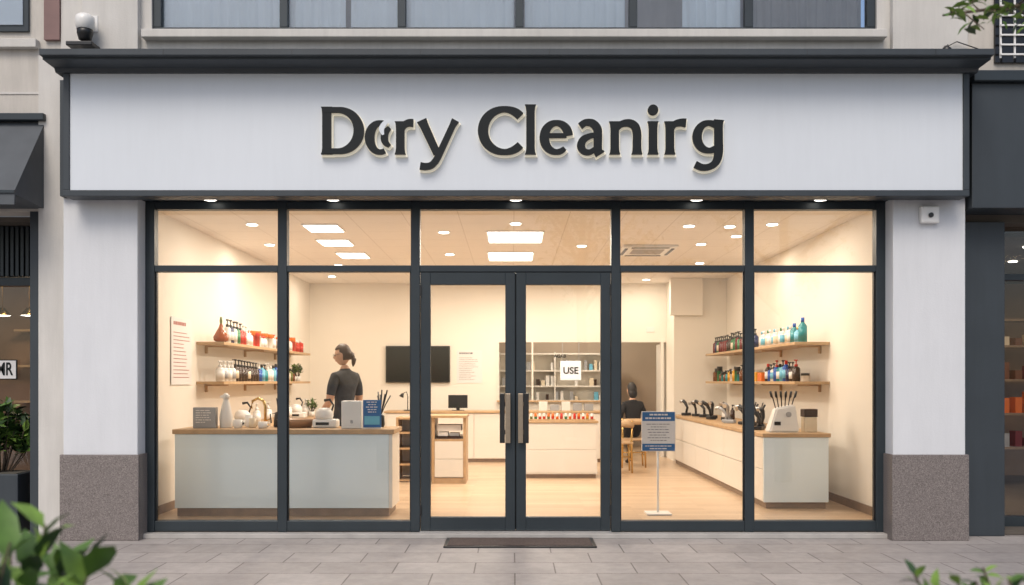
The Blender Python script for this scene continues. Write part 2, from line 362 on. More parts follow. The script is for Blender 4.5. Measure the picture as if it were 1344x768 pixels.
GL={'D':[stem(430,62,11.5),('s',[(427,58,7),(446,58,7)]),arc(445,31,27,27,90,-90,7,13.5),('s',[(446,4,7),(427,4,7)])],
'c':[arc(500,22,14,19,62,295,6.5,12.5,we=(7,6)),('c',[(512,35,5),(506,27,9),(506,17,9),(512,11,5)])],
'r':[stem(526,43,11),('c',[(527,30,6),(531,38,8),(537,41,9),(543,41,10)])],
'y':[('s',[(554,44.5,13.5),(557,38,11.5),(574,1,10)]),('s',[(598,44.5,10),(594,37,8),(575.5,-3,8.5),(571.5,-10,8.5)]),('c',[(573.5,-7,8.5),(567,-14,8.5),(559,-16,9),(552,-15,9.5)])],
'C':[arc(662,31,28,28,42,318,7.5,13.5,n=40,we=(11,10))],
'l':[stem(696,65,11)],
'e':[('s',[(716,24.5,6),(743,24.5,6)]),arc(730,22,16,19,8,312,7,12.5,n=36,we=(11,6))],
'a':[('c',[(761,37,9),(768,41.5,8.5),(777,40.5,10),(783,34,11),(784,26,11),(784,6,11),(787,0,13)]),('c',[(784,25.5,6),(774,24,7),(765,19,9.5),(762,11,10.5),(766,4,8.5),(774,3,7),(784,10,6)])],
'n':[stem(806,43,11),('c',[(807,31,6),(814,39,8),(824,41,9.5),(832,37,10.5),(835,28,11),(835,16,11),(835,6,11.5),(835,0,14)])],
'i':[stem(856,43,11)],
'r2':[stem(878,43,11),('c',[(879,30,6),(884,39,8),(892,41.5,9.5),(899,41,11)])],
'g':[arc(929,23,15.5,18,50,320,7,12,n=34,we=(7,6)),('c',[(942,45,13),(941.5,38,11),(941.5,20,11),(941.5,2,11),(938,-10,10),(930,-16,8.5),(920,-17,8.5),(911,-13,9)])]}
for g,sts in GL.items():
    b1=bmesh.new(); b2=bmesh.new()
    for j,(t,pts) in enumerate(sts):
        dd=0.0015*j
        stroke(b1,pts,0,0,0,YS-0.062-dd,YS-0.035,0,t=='s')
        stroke(b2,pts,1.0,1.0,-1.2,YS-0.030-dd,YS-0.006,0,t=='s',ge=1.0)
    if g=='i':
        for b,r,dx,dz,yy,dp in ((b1,0.046,0,0,YS-0.034,0.028),(b2,0.054,0.9,-0.9,YS-0.006,0.024)):
            n0=len(b.verts); lathe(b,[(r,0),(r,dp)],0,0,0,24); b.verts.ensure_lookup_table(); vs=b.verts[n0:]
            bmesh.ops.rotate(b,verts=vs,cent=(0,0,0),matrix=Matrix.Rotation(rad(90),3,'X'))
            bmesh.ops.translate(b,verts=vs,vec=((856+dx-675)/148,yy,3.405+(58+dz)/148))
    finish(b1,'letter_face_'+g,M['letter'],S,recalc=True); finish(b2,'letter_backlight_'+g,M['halo'],S)
bm=bmesh.new(); stroke(bm,[(514,45,3),(507,41,6),(502,33,7),(504,25,3)],0,0,0,YS-0.068,YS-0.0645,0); finish(bm,'emblem_leaf',M['sign'],S)

# ================================================================ INTERIOR
box('back_wall_l',-3.75,-0.28,8.2,8.35,0,3.2,M['cream'],B)
box('back_wall_top',-0.28,2.87,8.2,8.35,2.12,3.2,M['cream'],B)
box('back_wall_low',-0.28,1.92,8.2,8.35,0,1.05,M['cream'],B)
box('back_wall_jamb',1.92,1.99,8.2,8.35,0,2.12,M['cream'],B)
box('back_wall_r',2.87,3.75,8.2,8.35,0,3.2,M['cream'],B)
box('interior_column',2.82,3.748,7.4,8.198,0,3.199,M['cream'],B)
box('column_capital',2.74,3.3,7.28,7.398,2.55,3.198,M['cream'],B,0.004)
box('rear_room_wall',-3.75,3.75,11.0,11.1,0,3.2,M['recess'],B)
for a,b in ((-0.30,-0.26),(0.34,0.37),(1.90,1.94)): box('pass_through_post',a,b,8.17,8.24,1.05,2.14,M['lam'],B)
box('pass_through_sill',-0.3,1.94,8.1,8.36,1.02,1.049,M['oak'],B)
box('door_jamb',2.72,2.77,8.18,8.3,0,2.12,M['lam'],B); box('door_leaf',2.78,2.87,8.36,9.1,0,2.1,M['lam'],B)
for x0,x1,y0,y1 in ((-3.749,-3.73,0.17,8.19),(3.73,3.749,0.17,7.39)): box('skirting',x0,x1,y0,y1,0.001,0.09,M['oakd'],B)
box('skirting',-3.72,-0.3,8.18,8.199,0.001,0.09,M['oakd'],B)
box('light_switch',-3.30,-3.20,8.192,8.199,1.15,1.25,M['white'],B,0.002); box('thermostat',2.45,2.60,8.19,8.1995,2.3,2.4,M['white'],B,0.002)
U=grp('storage_shelf',(0.8,10.2,0))
box('back_panel',-0.3,2.2,10.5,10.52,0,1.98,M['cream'],U)
for z in (0.5,0.95,1.28,1.6,1.95): box('shelf_board',-0.3,2.2,10.2,10.499,z,z+0.03,M['lam'],U)
for x in (-0.3,0.85,2.17): box('upright',x,x+0.03,10.19,10.499,0,2.0,M['lam'],U)
rq=random.Random(4)
for i in range(24):
    x=i*0.1-0.22
    for z in (0.98,1.31,1.63):
        if rq.random()<0.5:
            w=rq.uniform(0.05,0.09); h=rq.uniform(0.1,0.22); box('stored_box',x,x+w,10.25,10.4,z+0.001,z+h,C[rq.choice(['white','cream','grey','sky','brown','white','white'])],U)
LP=[(0.02,2.75,0.66,0.8),(-0.04,4.5,0.62,0.78),(-2.22,2.1,0.38,0.45),(-2.3,3.2,0.38,0.45),(-2.28,4.4,0.38,0.5),(0.0,6.6,0.6,0.6),(1.2,9.3,0.6,0.6)]
def area(x,y,z,sx,sy,p,col=(1,0.85,0.69),shape='RECTANGLE',parent=None,spread=180):
    l=bpy.data.lights.new('lamp','AREA'); l.shape=shape; l.size=sx; l.size_y=sy; l.energy=p; l.color=col; l.spread=rad(spread)
    o=bpy.data.objects.new('lamp',l); o.location=(x,y,z); link(o,parent)
for x,y,w,h in LP:
    q=grp('ceiling_light_panel',(x,y,3.19)); box('housing',x-w/2-0.02,x+w/2+0.02,y-h/2-0.02,y+h/2+0.02,3.186,3.199,M['white'],q)
    box('diffuser',x-w/2,x+w/2,y-h/2,y+h/2,3.180,3.1855,M['lamp'],q)
    area(x,y,3.176,w*0.98,h*0.98,52 if w>0.5 else 28,parent=q)
DL=[(-2.99,1.86),(0.02,1.8),(2.02,1.96),(2.5,2.0),(-0.84,2.4),(2.95,1.85),(2.83,5.27),(2.35,7.5),(-2.7,5.5),(2.45,3.35),(2.75,2.7),(-0.9,4.3),(0.9,3.5),(0.9,5.6),(-3.2,3.4),(3.2,3.9),(-1.2,7.0),(1.35,7.4),(-3.1,7.0)]
for i,(x,y) in enumerate(DL):
    q=grp('ceiling_downlight',(x,y,3.19)); bm=bmesh.new(); lathe(bm,[(0.06,0),(0.06,0.006)],x,y,3.184,20); finish(bm,'lens',M['lamp'],q)
    bm=bmesh.new(); lathe(bm,[(0.078,0),(0.078,0.006)],x,y,3.192,20); finish(bm,'trim_ring',M['white'],q)
    area(x,y,3.18,0.11,0.11,(6.0 if i==0 else 9.5) if x<1.8 else 11.0,shape='DISK',parent=q)
q=grp('ceiling_air_conditioner',(1.81,3.85,3.18))
box('grille_body',1.45,2.17,3.42,4.28,3.165,3.199,M['white'],q,0.006)
for i in range(9): box('louvre',1.60,2.02,3.62+i*0.05,3.64+i*0.05,3.156,3.1645,M['stucco2'],q)
for a in (1.48,2.10): box('vent_slot',a,a+0.04,3.55,4.15,3.158,3.1645,M['black'],q)
for a in (3.46,4.20): box('vent_slot',1.56,2.06,a,a+0.04,3.158,3.1645,M['black'],q)

# ---- counters
L=grp('reception_counter',(-2.4,1.2,0))
box('plinth',-3.50,-1.30,0.925,1.48,0.001,0.085,M['oakd'],L)
box('front_panel',-3.52,-2.335,0.905,0.94,0.086,0.855,M['lamb'],L,0.003)
box('front_panel',-2.331,-1.30,0.905,0.94,0.086,0.855,M['lamb'],L,0.003)
box('end_panel',-1.299,-1.262,0.91,1.5,0.086,0.855,M['lam'],L,0.003)
box('end_panel',-3.52,-3.485,0.941,1.5,0.086,0.855,M['lam'],L)
box('countertop',-3.54,-1.24,0.885,1.54,0.856,0.905,M['oak'],L,0.005)
box('back_panel',-3.484,-1.30,1.46,1.48,0.086,0.855,M['lam'],L)
q=grp('side_worktop',(-3.3,4.0,0))
box('cabinet_body',-3.74,-3.05,2.3,6.6,0.08,0.80,M['lam'],q); box('worktop',-3.745,-3.0,2.28,6.65,0.801,0.84,M['oak'],q,0.004)
Rr=grp('display_counter',(3.1,4.2,0))
box('plinth',2.78,3.44,1.50,7.0,0.001,0.07,M['oakd'],Rr)
box('end_panel',2.747,3.46,1.467,1.50,0.071,0.785,M['lamb'],Rr,0.003)
box('cabinet_body',2.765,3.46,1.501,7.05,0.071,0.785,M['lam'],Rr)
for i in range(6):
    y0=1.505+i*0.922
    box('drawer_front',2.747,2.764,y0,y0+0.914,0.075,0.425,M['lam'],Rr,0.003); box('drawer_front',2.747,2.764,y0,y0+0.914,0.433,0.78,M['lam'],Rr,0.003)
box('countertop',2.73,3.48,1.45,7.06,0.786,0.83,M['oak'],Rr,0.005)
q=grp('island_counter',(0.69,4.8,0))
box('plinth',0.19,1.19,4.61,5.2,0.001,0.06,M['oakd'],q); box('cabinet_body',0.165,1.21,4.58,5.25,0.061,0.80,M['lam'],q,0.003)
box('drawer_line',0.18,1.195,4.574,4.579,0.42,0.78,M['lam'],q,0.002); box('drawer_line',0.18,1.195,4.574,4.579,0.08,0.41,M['lam'],q,0.002)
box('countertop',0.15,1.225,4.56,5.27,0.801,0.83,M['oak'],q,0.004)
box('tray',0.22,1.18,4.62,4.85,0.8305,0.85,M['oak'],q)
for i in range(15):
    x=0.26+i*0.063; bm=bmesh.new(); lathe(bm,[(0.02,0),(0.022,0.04),(0.018,0.06,1),(0.018,0.085,1)],x,4.7+0.03*(i%2),0.8505,10)
    o=finish(bm,'sample_jar',[C[R.choice(['red','orange','olive','green','red','yellow'])],C[R.choice(['white','red','orange'])]],None)
q=grp('display_cabinet',(-1.1,4.2,0))
w=M['oak']
box('left_frame',-1.12,-1.08,3.9,4.5,0.0,0.9,w,q,0.003); box('right_frame',-0.69,-0.65,3.9,4.5,0.0,0.9,w,q,0.003)
box('drawer_front',-1.078,-0.692,3.90,3.93,0.34,0.58,M['lam'],q,0.003); box('body',-1.079,-0.691,3.932,4.49,0.08,0.58,M['lam'],q)
box('drawer_front',-1.078,-0.692,3.90,3.93,0.09,0.335,M['lam'],q,0.003)
box('foot_rail',-1.079,-0.691,3.91,4.48,0.0,0.078,w,q)
box('open_shelf',-1.079,-0.691,3.9,4.49,0.581,0.61,w,q)
box('top_board',-1.15,-0.64,3.86,4.52,0.901,0.935,w,q,0.004)
bm=bmesh.new(); abox(bm,-1.06,-0.72,3.95,4.4,0.611,0.65,0); abox(bm,-1.04,-0.9,3.96,4.2,0.651,0.70,1); abox(bm,-0.88,-0.75,3.96,4.2,0.651,0.69,2); abox(bm,-1.05,-0.72,3.97,4.3,0.72,0.8,1)
finish(bm,'paper_tray',[C['brown'],M['paper'],C['grey']])
q=grp('open_shelf_unit',(-1.3,4.3,0))
for z in (0.0,0.22,0.44,0.66,0.86): box('side_shelf',-1.60,-1.20,4.1,4.6,z+0.01,z+0.035,w,q)
box('left_leg',-1.635,-1.602,4.1,4.6,0.0,0.9,w,q,0.003); box('right_leg',-1.199,-1.17,4.1,4.6,0.0,0.9,w,q,0.003)
box('back',-1.6,-1.2,4.585,4.6,0.04,0.86,M['lam'],q)
q=grp('rear_counter',(-0.4,7.4,0))
box('cabinet_body',-2.2,1.6,7.16,7.75,0.06,0.85,M['lam'],q); box('plinth',-2.18,1.58,7.18,7.7,0.001,0.059,M['oakd'],q)
for i in range(5): box('door_front',-2.19+i*0.758,-2.19+i*0.758+0.75,7.142,7.159,0.07,0.84,M['lam'],q,0.003)
box('countertop',-2.23,1.63,7.12,7.78,0.851,0.885,M['oak'],q,0.004)

q=grp('television',(-1.75,8.15,1.7)); box('bezel',-2.34,-1.16,8.14,8.199,1.375,2.05,M['black'],q,0.006); box('screen',-2.32,-1.18,8.136,8.139,1.395,2.03,M['screen'],q)
def poster(name,x0,x1,z0,z1,y,seed,head=M['ink'],sub=M['ink']):
    bm=bmesh.new(); abox(bm,x0,x1,y-0.006,y,z0,z1,0); w=x1-x0;h=z1-z0
    lines(bm,x0+w*0.1,x1-w*0.1,y-0.0065,z1-h*0.04,z1-h*0.14,1,2,h*0.05,seed); lines(bm,x0+w*0.1,x1-w*0.1,y-0.0065,z1-h*0.2,z0+h*0.08,13,1,h*0.012,seed+1)
    return finish(bm,name,[M['paper'],sub,head],)
poster('notice_poster',-1.04,-0.57,1.365,1.97,8.199,3)
o=poster('price_list',-0.31,0.31,-0.375,0.375,0.0,9,M['inkr'],M['inkr']); o.rotation_euler=(0,0,rad(90)); o.location=(-3.742,1.70,1.74)
q=grp('wall_sign',(1.05,8.05,1.6)); box('sign_board',0.86,1.24,8.04,8.07,1.42,1.77,M['signlit'],q,0.01)
text('USE',0.17,(1.05,8.035,1.59),M['letter'],q,off=0.004); 
for x in (0.9,1.2): box('hanger',x-0.006,x+0.006,8.05,8.06,1.77,2.12,M['steel'],q)
text('AGAB',0.085,(0.86,8.16,1.86),M['letter'],q,off=0.002)

def wshelf(x0,x1,y0,y1,z,wall):
    q=grp('wall_shelf',((x0+x1)/2,(y0+y1)/2,z)); box('board',x0,x1,y0,y1,z-0.035,z,M['oak'],q,0.003)
    yy=y0+0.3
    while yy<y1:
        bm=bmesh.new(); xa=wall; s=1 if wall<0 else -1
        abox(bm,min(xa,xa+s*0.03),max(xa,xa+s*0.03),yy,yy+0.03,z-0.13,z-0.036); abox(bm,min(xa+s*0.03,xa+s*0.28),max(xa+s*0.03,xa+s*0.28),yy,yy+0.03,z-0.055,z-0.036)
        finish(bm,'bracket',M['oak'],q); yy+=1.6
ZA,ZB=1.87,1.40
wshelf(-3.748,-3.42,2.2,6.8,ZA,-3.748); wshelf(-3.748,-3.42,2.2,6.8,ZB,-3.748)
wshelf(3.33,3.748,2.25,7.2,ZA,3.748); wshelf(3.33,3.748,2.25,7.2,ZB,3.748)
def pump(x,y,z,h,body,cap,r=0.034,label=None,yaw=None):
    bm=bmesh.new(); b=h*0.68
    lathe(bm,[(r*0.92,0),(r,0.008),(r,b*0.2),(r*1.012,b*0.2,2),(r*1.012,b*0.72,2),(r,b*0.72,0),(r,b*0.85),(r*0.75,b*0.96),(r*0.38,b),(r*0.45,b+0.001,1),(r*0.45,b+h*0.1,1),(r*0.16,b+h*0.1+0.001,1),(r*0.16,h-0.02,1),(r*0.4,h-0.018,1),(r*0.38,h,1)],0,0,0,14)
    abox(bm,-0.006,r*1.25,-0.006,0.006,h-0.014,h-0.003,1)
    return finish(bm,'pump_bottle',[body,cap,label or body],None,(x,y,z+0.0005),(0,0,R.uniform(-2.5,-0.6) if yaw is None else yaw))
def flask(x,y,z,h,body,cap,r=0.034,label=None):
    bm=bmesh.new()
    lathe(bm,[(r*0.9,0),(r,0.006),(r,h*0.15),(r*1.01,h*0.15,2),(r*1.01,h*0.55,2),(r,h*0.55,0),(r,h*0.66),(r*0.5,h*0.78),(r*0.36,h*0.82),(r*0.42,h*0.821,1),(r*0.42,h,1)],0,0,0,14)
    return finish(bm,'bottle',[body,cap,label or body],None,(x,y,z+0.0005))
def jar(x,y,z,h,body,cap,r=0.04):
    bm=bmesh.new(); lathe(bm,[(r*0.95,0),(r,0.005),(r,h*0.7),(r*1.05,h*0.7,1),(r*1.05,h*0.97,1),(r,h,1)],0,0,0,16)
    return finish(bm,'cosmetic_jar',[body,cap],None,(x,y,z+0.0005))
W=M['white'];K=M['black']
bm=bmesh.new(); lathe(bm,[(0.05,0),(0.085,0.02),(0.09,0.06),(0.06,0.12),(0.03,0.17),(0.014,0.22),(0.018,0.25,1),(0.012,0.30,1)],0,0,0,22); finish(bm,'gourd_vase',[mat('amber_glaze',(0.32,0.07,0.015),0.15),C['olive']],None,(-3.50,2.34,ZA+0.001))
y=2.58
for c,cap,h in (('white','k',0.29),('navy','k',0.29),('white','k',0.28),('green','k',0.28),('red','k',0.27),('red','w',0.26),('white','w',0.25)):
    pump(-3.50,y,ZA,h,C[c],K if cap=='k' else W,0.044,C['white'] if c in('white','navy') else None); y+=0.13
y=3.6
while y<6.6:
    c=R.choice(['red','white','orange','red','amber','white','red','white']); f=R.choice([flask,jar,pump]); f(-3.52+R.uniform(-.02,.03),y,ZA,R.uniform(0.15,0.24),C[c],R.choice([W,C['red'],C['orange']]),0.048); y+=R.uniform(0.11,0.16)
y=2.34
for i in range(4): pump(-3.51,y,ZB,0.25,C['white'],W,0.052,C['grey'] if i%2 else None); y+=0.15
for i in range(8): pump(-3.51,y,ZB,0.28-0.004*i,C['brown'],K,0.044,C['cream'] if i%4==0 else None); y+=0.13
y+=0.05
while y<5.2: R.choice([pump,flask])(-3.52,y,ZB,R.uniform(0.2,0.27),C[R.choice(['white','sky','blue','white','teal'])],R.choice([W,K]),0.048); y+=0.15
while y<6.0: R.choice([pump,flask])(-3.52,y,ZB,R.uniform(0.16,0.25),C[R.choice(['olive','amber','cream','brown'])],K,0.046); y+=0.14
# right shelves
y=2.42
for c,h in (('teal',0.30),('sky',0.2),('teal',0.25)): flask(3.48,y,ZA,h,C[c],C['blue'] if c=='teal' else C['yellow'],0.052); y+=0.16
for i in range(10): flask(3.48+0.02*(i%2),y,ZA,0.23,C['white'],[W,C['sky'],W,C['green']][i%4],0.045,[None,C['cream'],C['sky']][i%3]); y+=0.15
y+=0.15
while y<7.1: pump(3.48,y,ZA,R.uniform(0.25,0.31),C[R.choice(['maroon','brown','maroon','navy','green'])],K,0.05,C['cream'] if R.random()<0.35 else None); y+=0.14
y=2.45
jar(3.52,y,ZB,0.1,C['white'],K,0.05); y+=0.22
for i in range(10): R.choice([pump,flask])(3.48,y,ZB,R.uniform(0.22,0.28),C[['brown','brown','navy','blue','sky','teal','blue','white','blue','brown'][i]],K if i%3 else C['red'],0.048,[None,C['white'],None,C['sky']][i%4]); y+=0.135
for i in range(3): box('carton',3.42,3.6,y,y+0.2,ZB+0.001,ZB+R.uniform(0.1,0.2),C[['orange','yellow','white'][i]],None,0.003); y+=0.27
while y<7.1: R.choice([pump,jar,flask])(3.48,y,ZB,R.uniform(0.15,0.25),C[R.choice(['amber','teal','yellow','green','white'])],K,0.046); y+=0.15

# items on left counter (top z=.905)
T=0.906
bm=bmesh.new(); abox(bm,-3.40,-3.16,1.1,1.18,T,T+0.22,0,0.004); lines(bm,-3.37,-3.19,1.0995,T+0.2,T+0.05,6,1,0.008,5); finish(bm,'card_holder',[C['grey'],M['paper']])
bm=bmesh.new(); lathe(bm,[(0.06,0),(0.065,0.01),(0.068,0.12),(0.05,0.22),(0.03,0.29),(0.028,0.31),(0.036,0.311),(0.034,0.35),(0.012,0.37)],0,0,0,20); abox(bm,-0.06,-0.02,-0.01,0.01,0.32,0.345); finish(bm,'spray_bottle',W,None,(-3.08,1.2,T))
def mug(x,y,z,m,r=0.045,h=0.09):
    bm=bmesh.new(); lathe(bm,[(r*0.8,0),(r,0.01),(r,h),(r*0.9,h),(r*0.85,0.02)],0,0,0,18)
    tube(bm,[(r*0.95,0,h*0.8),(r*1.5,0,h*0.75),(r*1.6,0,h*0.45),(r*0.95,0,h*0.2)],0.006,6); return finish(bm,'mug',m,None,(x,y,z))
mug(-2.93,1.12,T,W); mug(-2.80,1.22,T,C['cream'],0.04,0.1); mug(-2.66,1.1,T,W,0.05,0.07); mug(-2.88,1.35,T,W,0.04,0.13)
bm=bmesh.new(); tube(bm,[(0,0,0),(0,0,0.22),(-0.02,0,0.28),(-0.08,0,0.31),(-0.14,0,0.28),(-0.155,0,0.2)],0.015,10); lathe(bm,[(0.035,0),(0.035,0.015)],0,0,0,16); tube(bm,[(0.0,0,0.06),(0.06,0,0.09)],0.008,8); finish(bm,'tap',M['brass'],None,(-2.72,1.42,T))
bm=bmesh.new(); lathe(bm,[(0.16,0),(0.19,0.05),(0.2,0.09),(0.18,0.09),(0.15,0.03)],0,0,0,26); finish(bm,'wash_basin',mat('basin_wood',(0.36,0.2,0.1),0.4),None,(-2.35,1.28,T))
def machine(x,y,z,nm='steamer_machine'):
    q=grp(nm,(x,y,z)); 
    bm=bmesh.new(); abox(bm,x-0.13,x+0.13,y-0.1,y+0.1,z,z+0.09,0,0.02); lathe(bm,[(0.09,0),(0.10,0.04),(0.085,0.09),(0.05,0.12)],x-0.02,y,z+0.091,18,0); abox(bm,x-0.09,x+0.05,y-0.104,y-0.099,z+0.03,z+0.06,1); finish(bm,'body',[M['white'],M['black']],q)
    bm=bmesh.new(); tube(bm,[(x+0.05,y,z+0.15),(x+0.08,y,z+0.24),(x+0.04,y,z+0.3),(x-0.02,y,z+0.29)],[0.010,0.010,0.014,0.016],8); finish(bm,'hose',K,q)
machine(-2.02,1.25,T)
bm=bmesh.new(); lathe(bm,[(0.055,0),(0.065,0.01),(0.055,0.12),(0.04,0.16),(0.01,0.175)],0,0,0,18); tube(bm,[(0.05,0,0.06),(0.09,0,0.1),(0.1,0,0.17)],0.008,8); tube(bm,[(-0.04,0,0.15),(-0.1,0,0.14),(-0.09,0,0.04)],0.008,8); finish(bm,'kettle',K,None,(-2.56,1.40,T))
box('white_box',-1.82,-1.61,1.05,1.2,T,T+0.29,W,None,0.006)
q=grp('counter_leaflet_stand',(-1.49,1.1,T))
box('board',-1.59,-1.40,1.05,1.07,T+0.01,T+0.30,M['inkb'],q,0.002); box('sheet_lower',-1.575,-1.415,1.046,1.049,T+0.04,T+0.13,C['sky'],q); box('base',-1.59,-1.40,1.02,1.14,T,T+0.009,M['white'],q)
bm=bmesh.new(); lines(bm,-1.57,-1.42,1.0485,T+0.29,T+0.16,5,0,0.009,12,True); finish(bm,'print',M['paper'],q)
text('B',0.05,(-1.71,1.047,T+0.07),M['ink'],None,name='box_letter')
def reeds(x,y,z,s=1,m=None):
    bm=bmesh.new(); lathe(bm,[(0.03*s,0),(0.04*s,0.02*s),(0.035*s,0.1*s),(0.02*s,0.12*s)],0,0,0,14)
    rr=random.Random(int(x*100))
    for i in range(8):
        a=rr.uniform(0,6.28); t=rr.uniform(0.04,0.12)*s; tube(bm,[(0,0,0.1*s),(t*0.5*math.cos(a),t*0.5*math.sin(a),0.2*s),(t*math.cos(a),t*math.sin(a),rr.uniform(0.28,0.34)*s)],[0.004*s,0.005*s,0.007*s],6)
    return finish(bm,'brush_pot',m or K,None,(x,y,z))
reeds(-1.45,1.35,T,1.2)
def goose(x,y,z):
    bm=bmesh.new(); lathe(bm,[(0.07,0),(0.07,0.015)],0,0,0,18); tube(bm,[(0,0,0.01),(0,0,0.25),(-0.02,0,0.33),(-0.08,-0.02,0.3)],0.008,8); tube(bm,[(-0.08,-0.02,0.3),(-0.11,-0.03,0.24)],[0.02,0.045],12); return finish(bm,'desk_lamp',K,None,(x,y,z))
goose(-1.85,7.4,0.886)
q=grp('computer_monitor',(-0.97,7.4,0.886)); box('screen_panel',-1.14,-0.8,7.4,7.43,0.93,1.16,K,q,0.005); box('stand',-1.0,-0.94,7.42,7.45,0.89,1.0,K,q); box('foot',-1.08,-0.86,7.38,7.52,0.886,0.895,K,q)
for i in range(5): box('product_box',0.45+i*0.2,0.6+i*0.2,7.35,7.5,0.886,0.886+R.uniform(0.1,0.16),C[R.choice(['brown','grey','white','amber'])],None,0.004)
for i,f in enumerate([0,2,2,1,2,0,2]):
    y=2.6+i*0.55; [lambda:machine(-3.3,y,0.841,'clipper_dock'),lambda:reeds(-3.3,y,0.841,1.0),lambda:pump(-3.3,y,0.841,0.28,C['white'],W,0.05)][f]()
T2=0.831
def holder(x,y,z):
    q=grp('brush_holder',(x,y,z)); bm=bmesh.new()
    a=[bm.verts.new(p) for p in ((x-0.17,y-0.1,z),(x+0.17,y-0.1,z),(x+0.17,y+0.1,z),(x-0.17,y+0.1,z),(x-0.08,y-0.07,z+0.27),(x+0.13,y-0.08,z+0.31),(x+0.13,y+0.08,z+0.31),(x-0.08,y+0.07,z+0.27))]
    for f in ((0,3,2,1),(4,5,6,7),(0,1,5,4),(1,2,6,5),(2,3,7,6),(3,0,4,7)): bm.faces.new([a[i] for i in f])
    bmesh.ops.bevel(bm,geom=list(bm.edges),offset=0.015,segments=3,affect='EDGES'); finish(bm,'body',W,q)
    bm=bmesh.new()
    for i in range(6):
        xx=x-0.07+i*0.035; t=(i-2.5)*0.012; tube(bm,[(xx,y,z+0.27),(xx+t,y,z+0.38),(xx+t*1.5,y,z+0.40),(xx+t*2,y,z+0.46)],[0.006,0.007,0.014,0.013],8)
    finish(bm,'brushes',K,q); box('slot',x-0.11,x-0.04,y-0.1,y-0.088,z+0.08,z+0.12,K,q)
    bm=bmesh.new(); tube(bm,[(x+0.05,y-0.1,z+0.2),(x+0.05,y-0.085,z+0.2)],0.03,16); finish(bm,'dial',C['grey'],q)
holder(3.02,1.72,T2); box('beige_box',3.26,3.40,1.66,1.8,T2,T2+0.17,C['cream'],None,0.006); box('beige_box_lid',3.255,3.405,1.655,1.805,T2+0.171,T2+0.26,C['brown'],None,0.006)
def clipper(x,y,z,s,m):
    bm=bmesh.new(); rr=R.uniform(-0.5,0.5)
    abox(bm,-0.05*s,0.05*s,-0.08*s,0.08*s,0,0.05*s,0,0.01*s); tube(bm,[(0,0,0.05*s),(rr*0.05,0.02,0.14*s),(rr*0.12-0.04,0.0,0.22*s),(rr*0.2-0.1,0,0.26*s)],[0.02*s,0.022*s,0.028*s,0.03*s],10)
    tube(bm,[(rr*0.2-0.1,0,0.26*s),(rr*0.2-0.15,-0.01,0.24*s)],[0.02*s,0.03*s],10,1)
    return finish(bm,'hair_clipper',[m,M['steel']],None,(x,y,z),(0,0,R.uniform(-1,1)))
y=2.15
while y<6.8:
    clipper(3.0+R.uniform(-0.12,0.12),y,T2,R.uniform(0.75,1.0),R.choice([K,K,C['grey'],K])); 
    if R.random()<0.6: R.choice([lambda:mug(3.25,y,T2,W),lambda:reeds(3.25,y,T2,0.9),lambda:pump(3.28,y,T2,0.22,C['brown'],K)])()
    y+=R.uniform(0.28,0.42)

# floor sign
q=grp('menu_sign',(1.52,1.07,0))
bm=bmesh.new(); tube(bm,[(1.52,1.08,0.02),(1.52,1.08,0.70)],0.012,12); finish(bm,'pole',M['white'],q)
box('base',1.39,1.65,0.96,1.2,0.001,0.02,M['white'],q,0.006)
box('board',1.345,1.70,1.05,1.07,0.665,1.085,M['paper'],q,0.004)
box('header',1.352,1.693,1.046,1.0495,0.985,1.078,M['inkb'],q); box('footer',1.352,1.693,1.046,1.0495,0.672,0.745,M['inkb'],q)
bm=bmesh.new(); lines(bm,1.37,1.675,1.0455,1.07,0.995,2,0,0.017,21,True); lines(bm,1.38,1.66,1.0455,0.735,0.68,2,0,0.010,22,True); finish(bm,'header_print',M['paper'],q)
bm=bmesh.new(); lines(bm,1.39,1.655,1.0495,0.965,0.765,7,0,0.007,23,True); finish(bm,'print',M['ink'],q)

def chair(x,y,nm='wooden_chair'):
    q=grp(nm,(x,y,0)); bm=bmesh.new()
    for sx in (-1,1):
        tube(bm,[(x+sx*0.19,y-0.19,0),(x+sx*0.18,y-0.17,0.45),(x+sx*0.19,y-0.21,0.80)],[0.014,0.018,0.015],8); tube(bm,[(x+sx*0.2,y+0.2,0),(x+sx*0.18,y+0.18,0.44)],[0.014,0.018],8)
        tube(bm,[(x+sx*0.19,y-0.18,0.2),(x+sx*0.19,y+0.19,0.2)],0.01,6)
    tube(bm,[(x-0.19,y-0.18,0.25),(x+0.19,y-0.18,0.25)],0.01,6)
    finish(bm,'legs',M['brass'],q); box('seat',x-0.21,x+0.21,y-0.2,y+0.2,0.44,0.475,M['oak'],q,0.012)
    bm=bmesh.new(); tube(bm,[(x-0.2,y-0.2,0.74),(x-0.1,y-0.24,0.75),(x+0.1,y-0.24,0.75),(x+0.2,y-0.2,0.74)],0.05,8); finish(bm,'backrest',M['oak'],q)
chair(1.95,6.35); chair(1.62,5.5)
bm=bmesh.new(); abox(bm,-0.62,0.72,-0.60,-0.16,G+0.001,G+0.016,0,0.004); abox(bm,-0.585,0.685,-0.57,-0.19,G+0.0161,G+0.021,1)
finish(bm,'doormat',[M['black'],M['mat']])

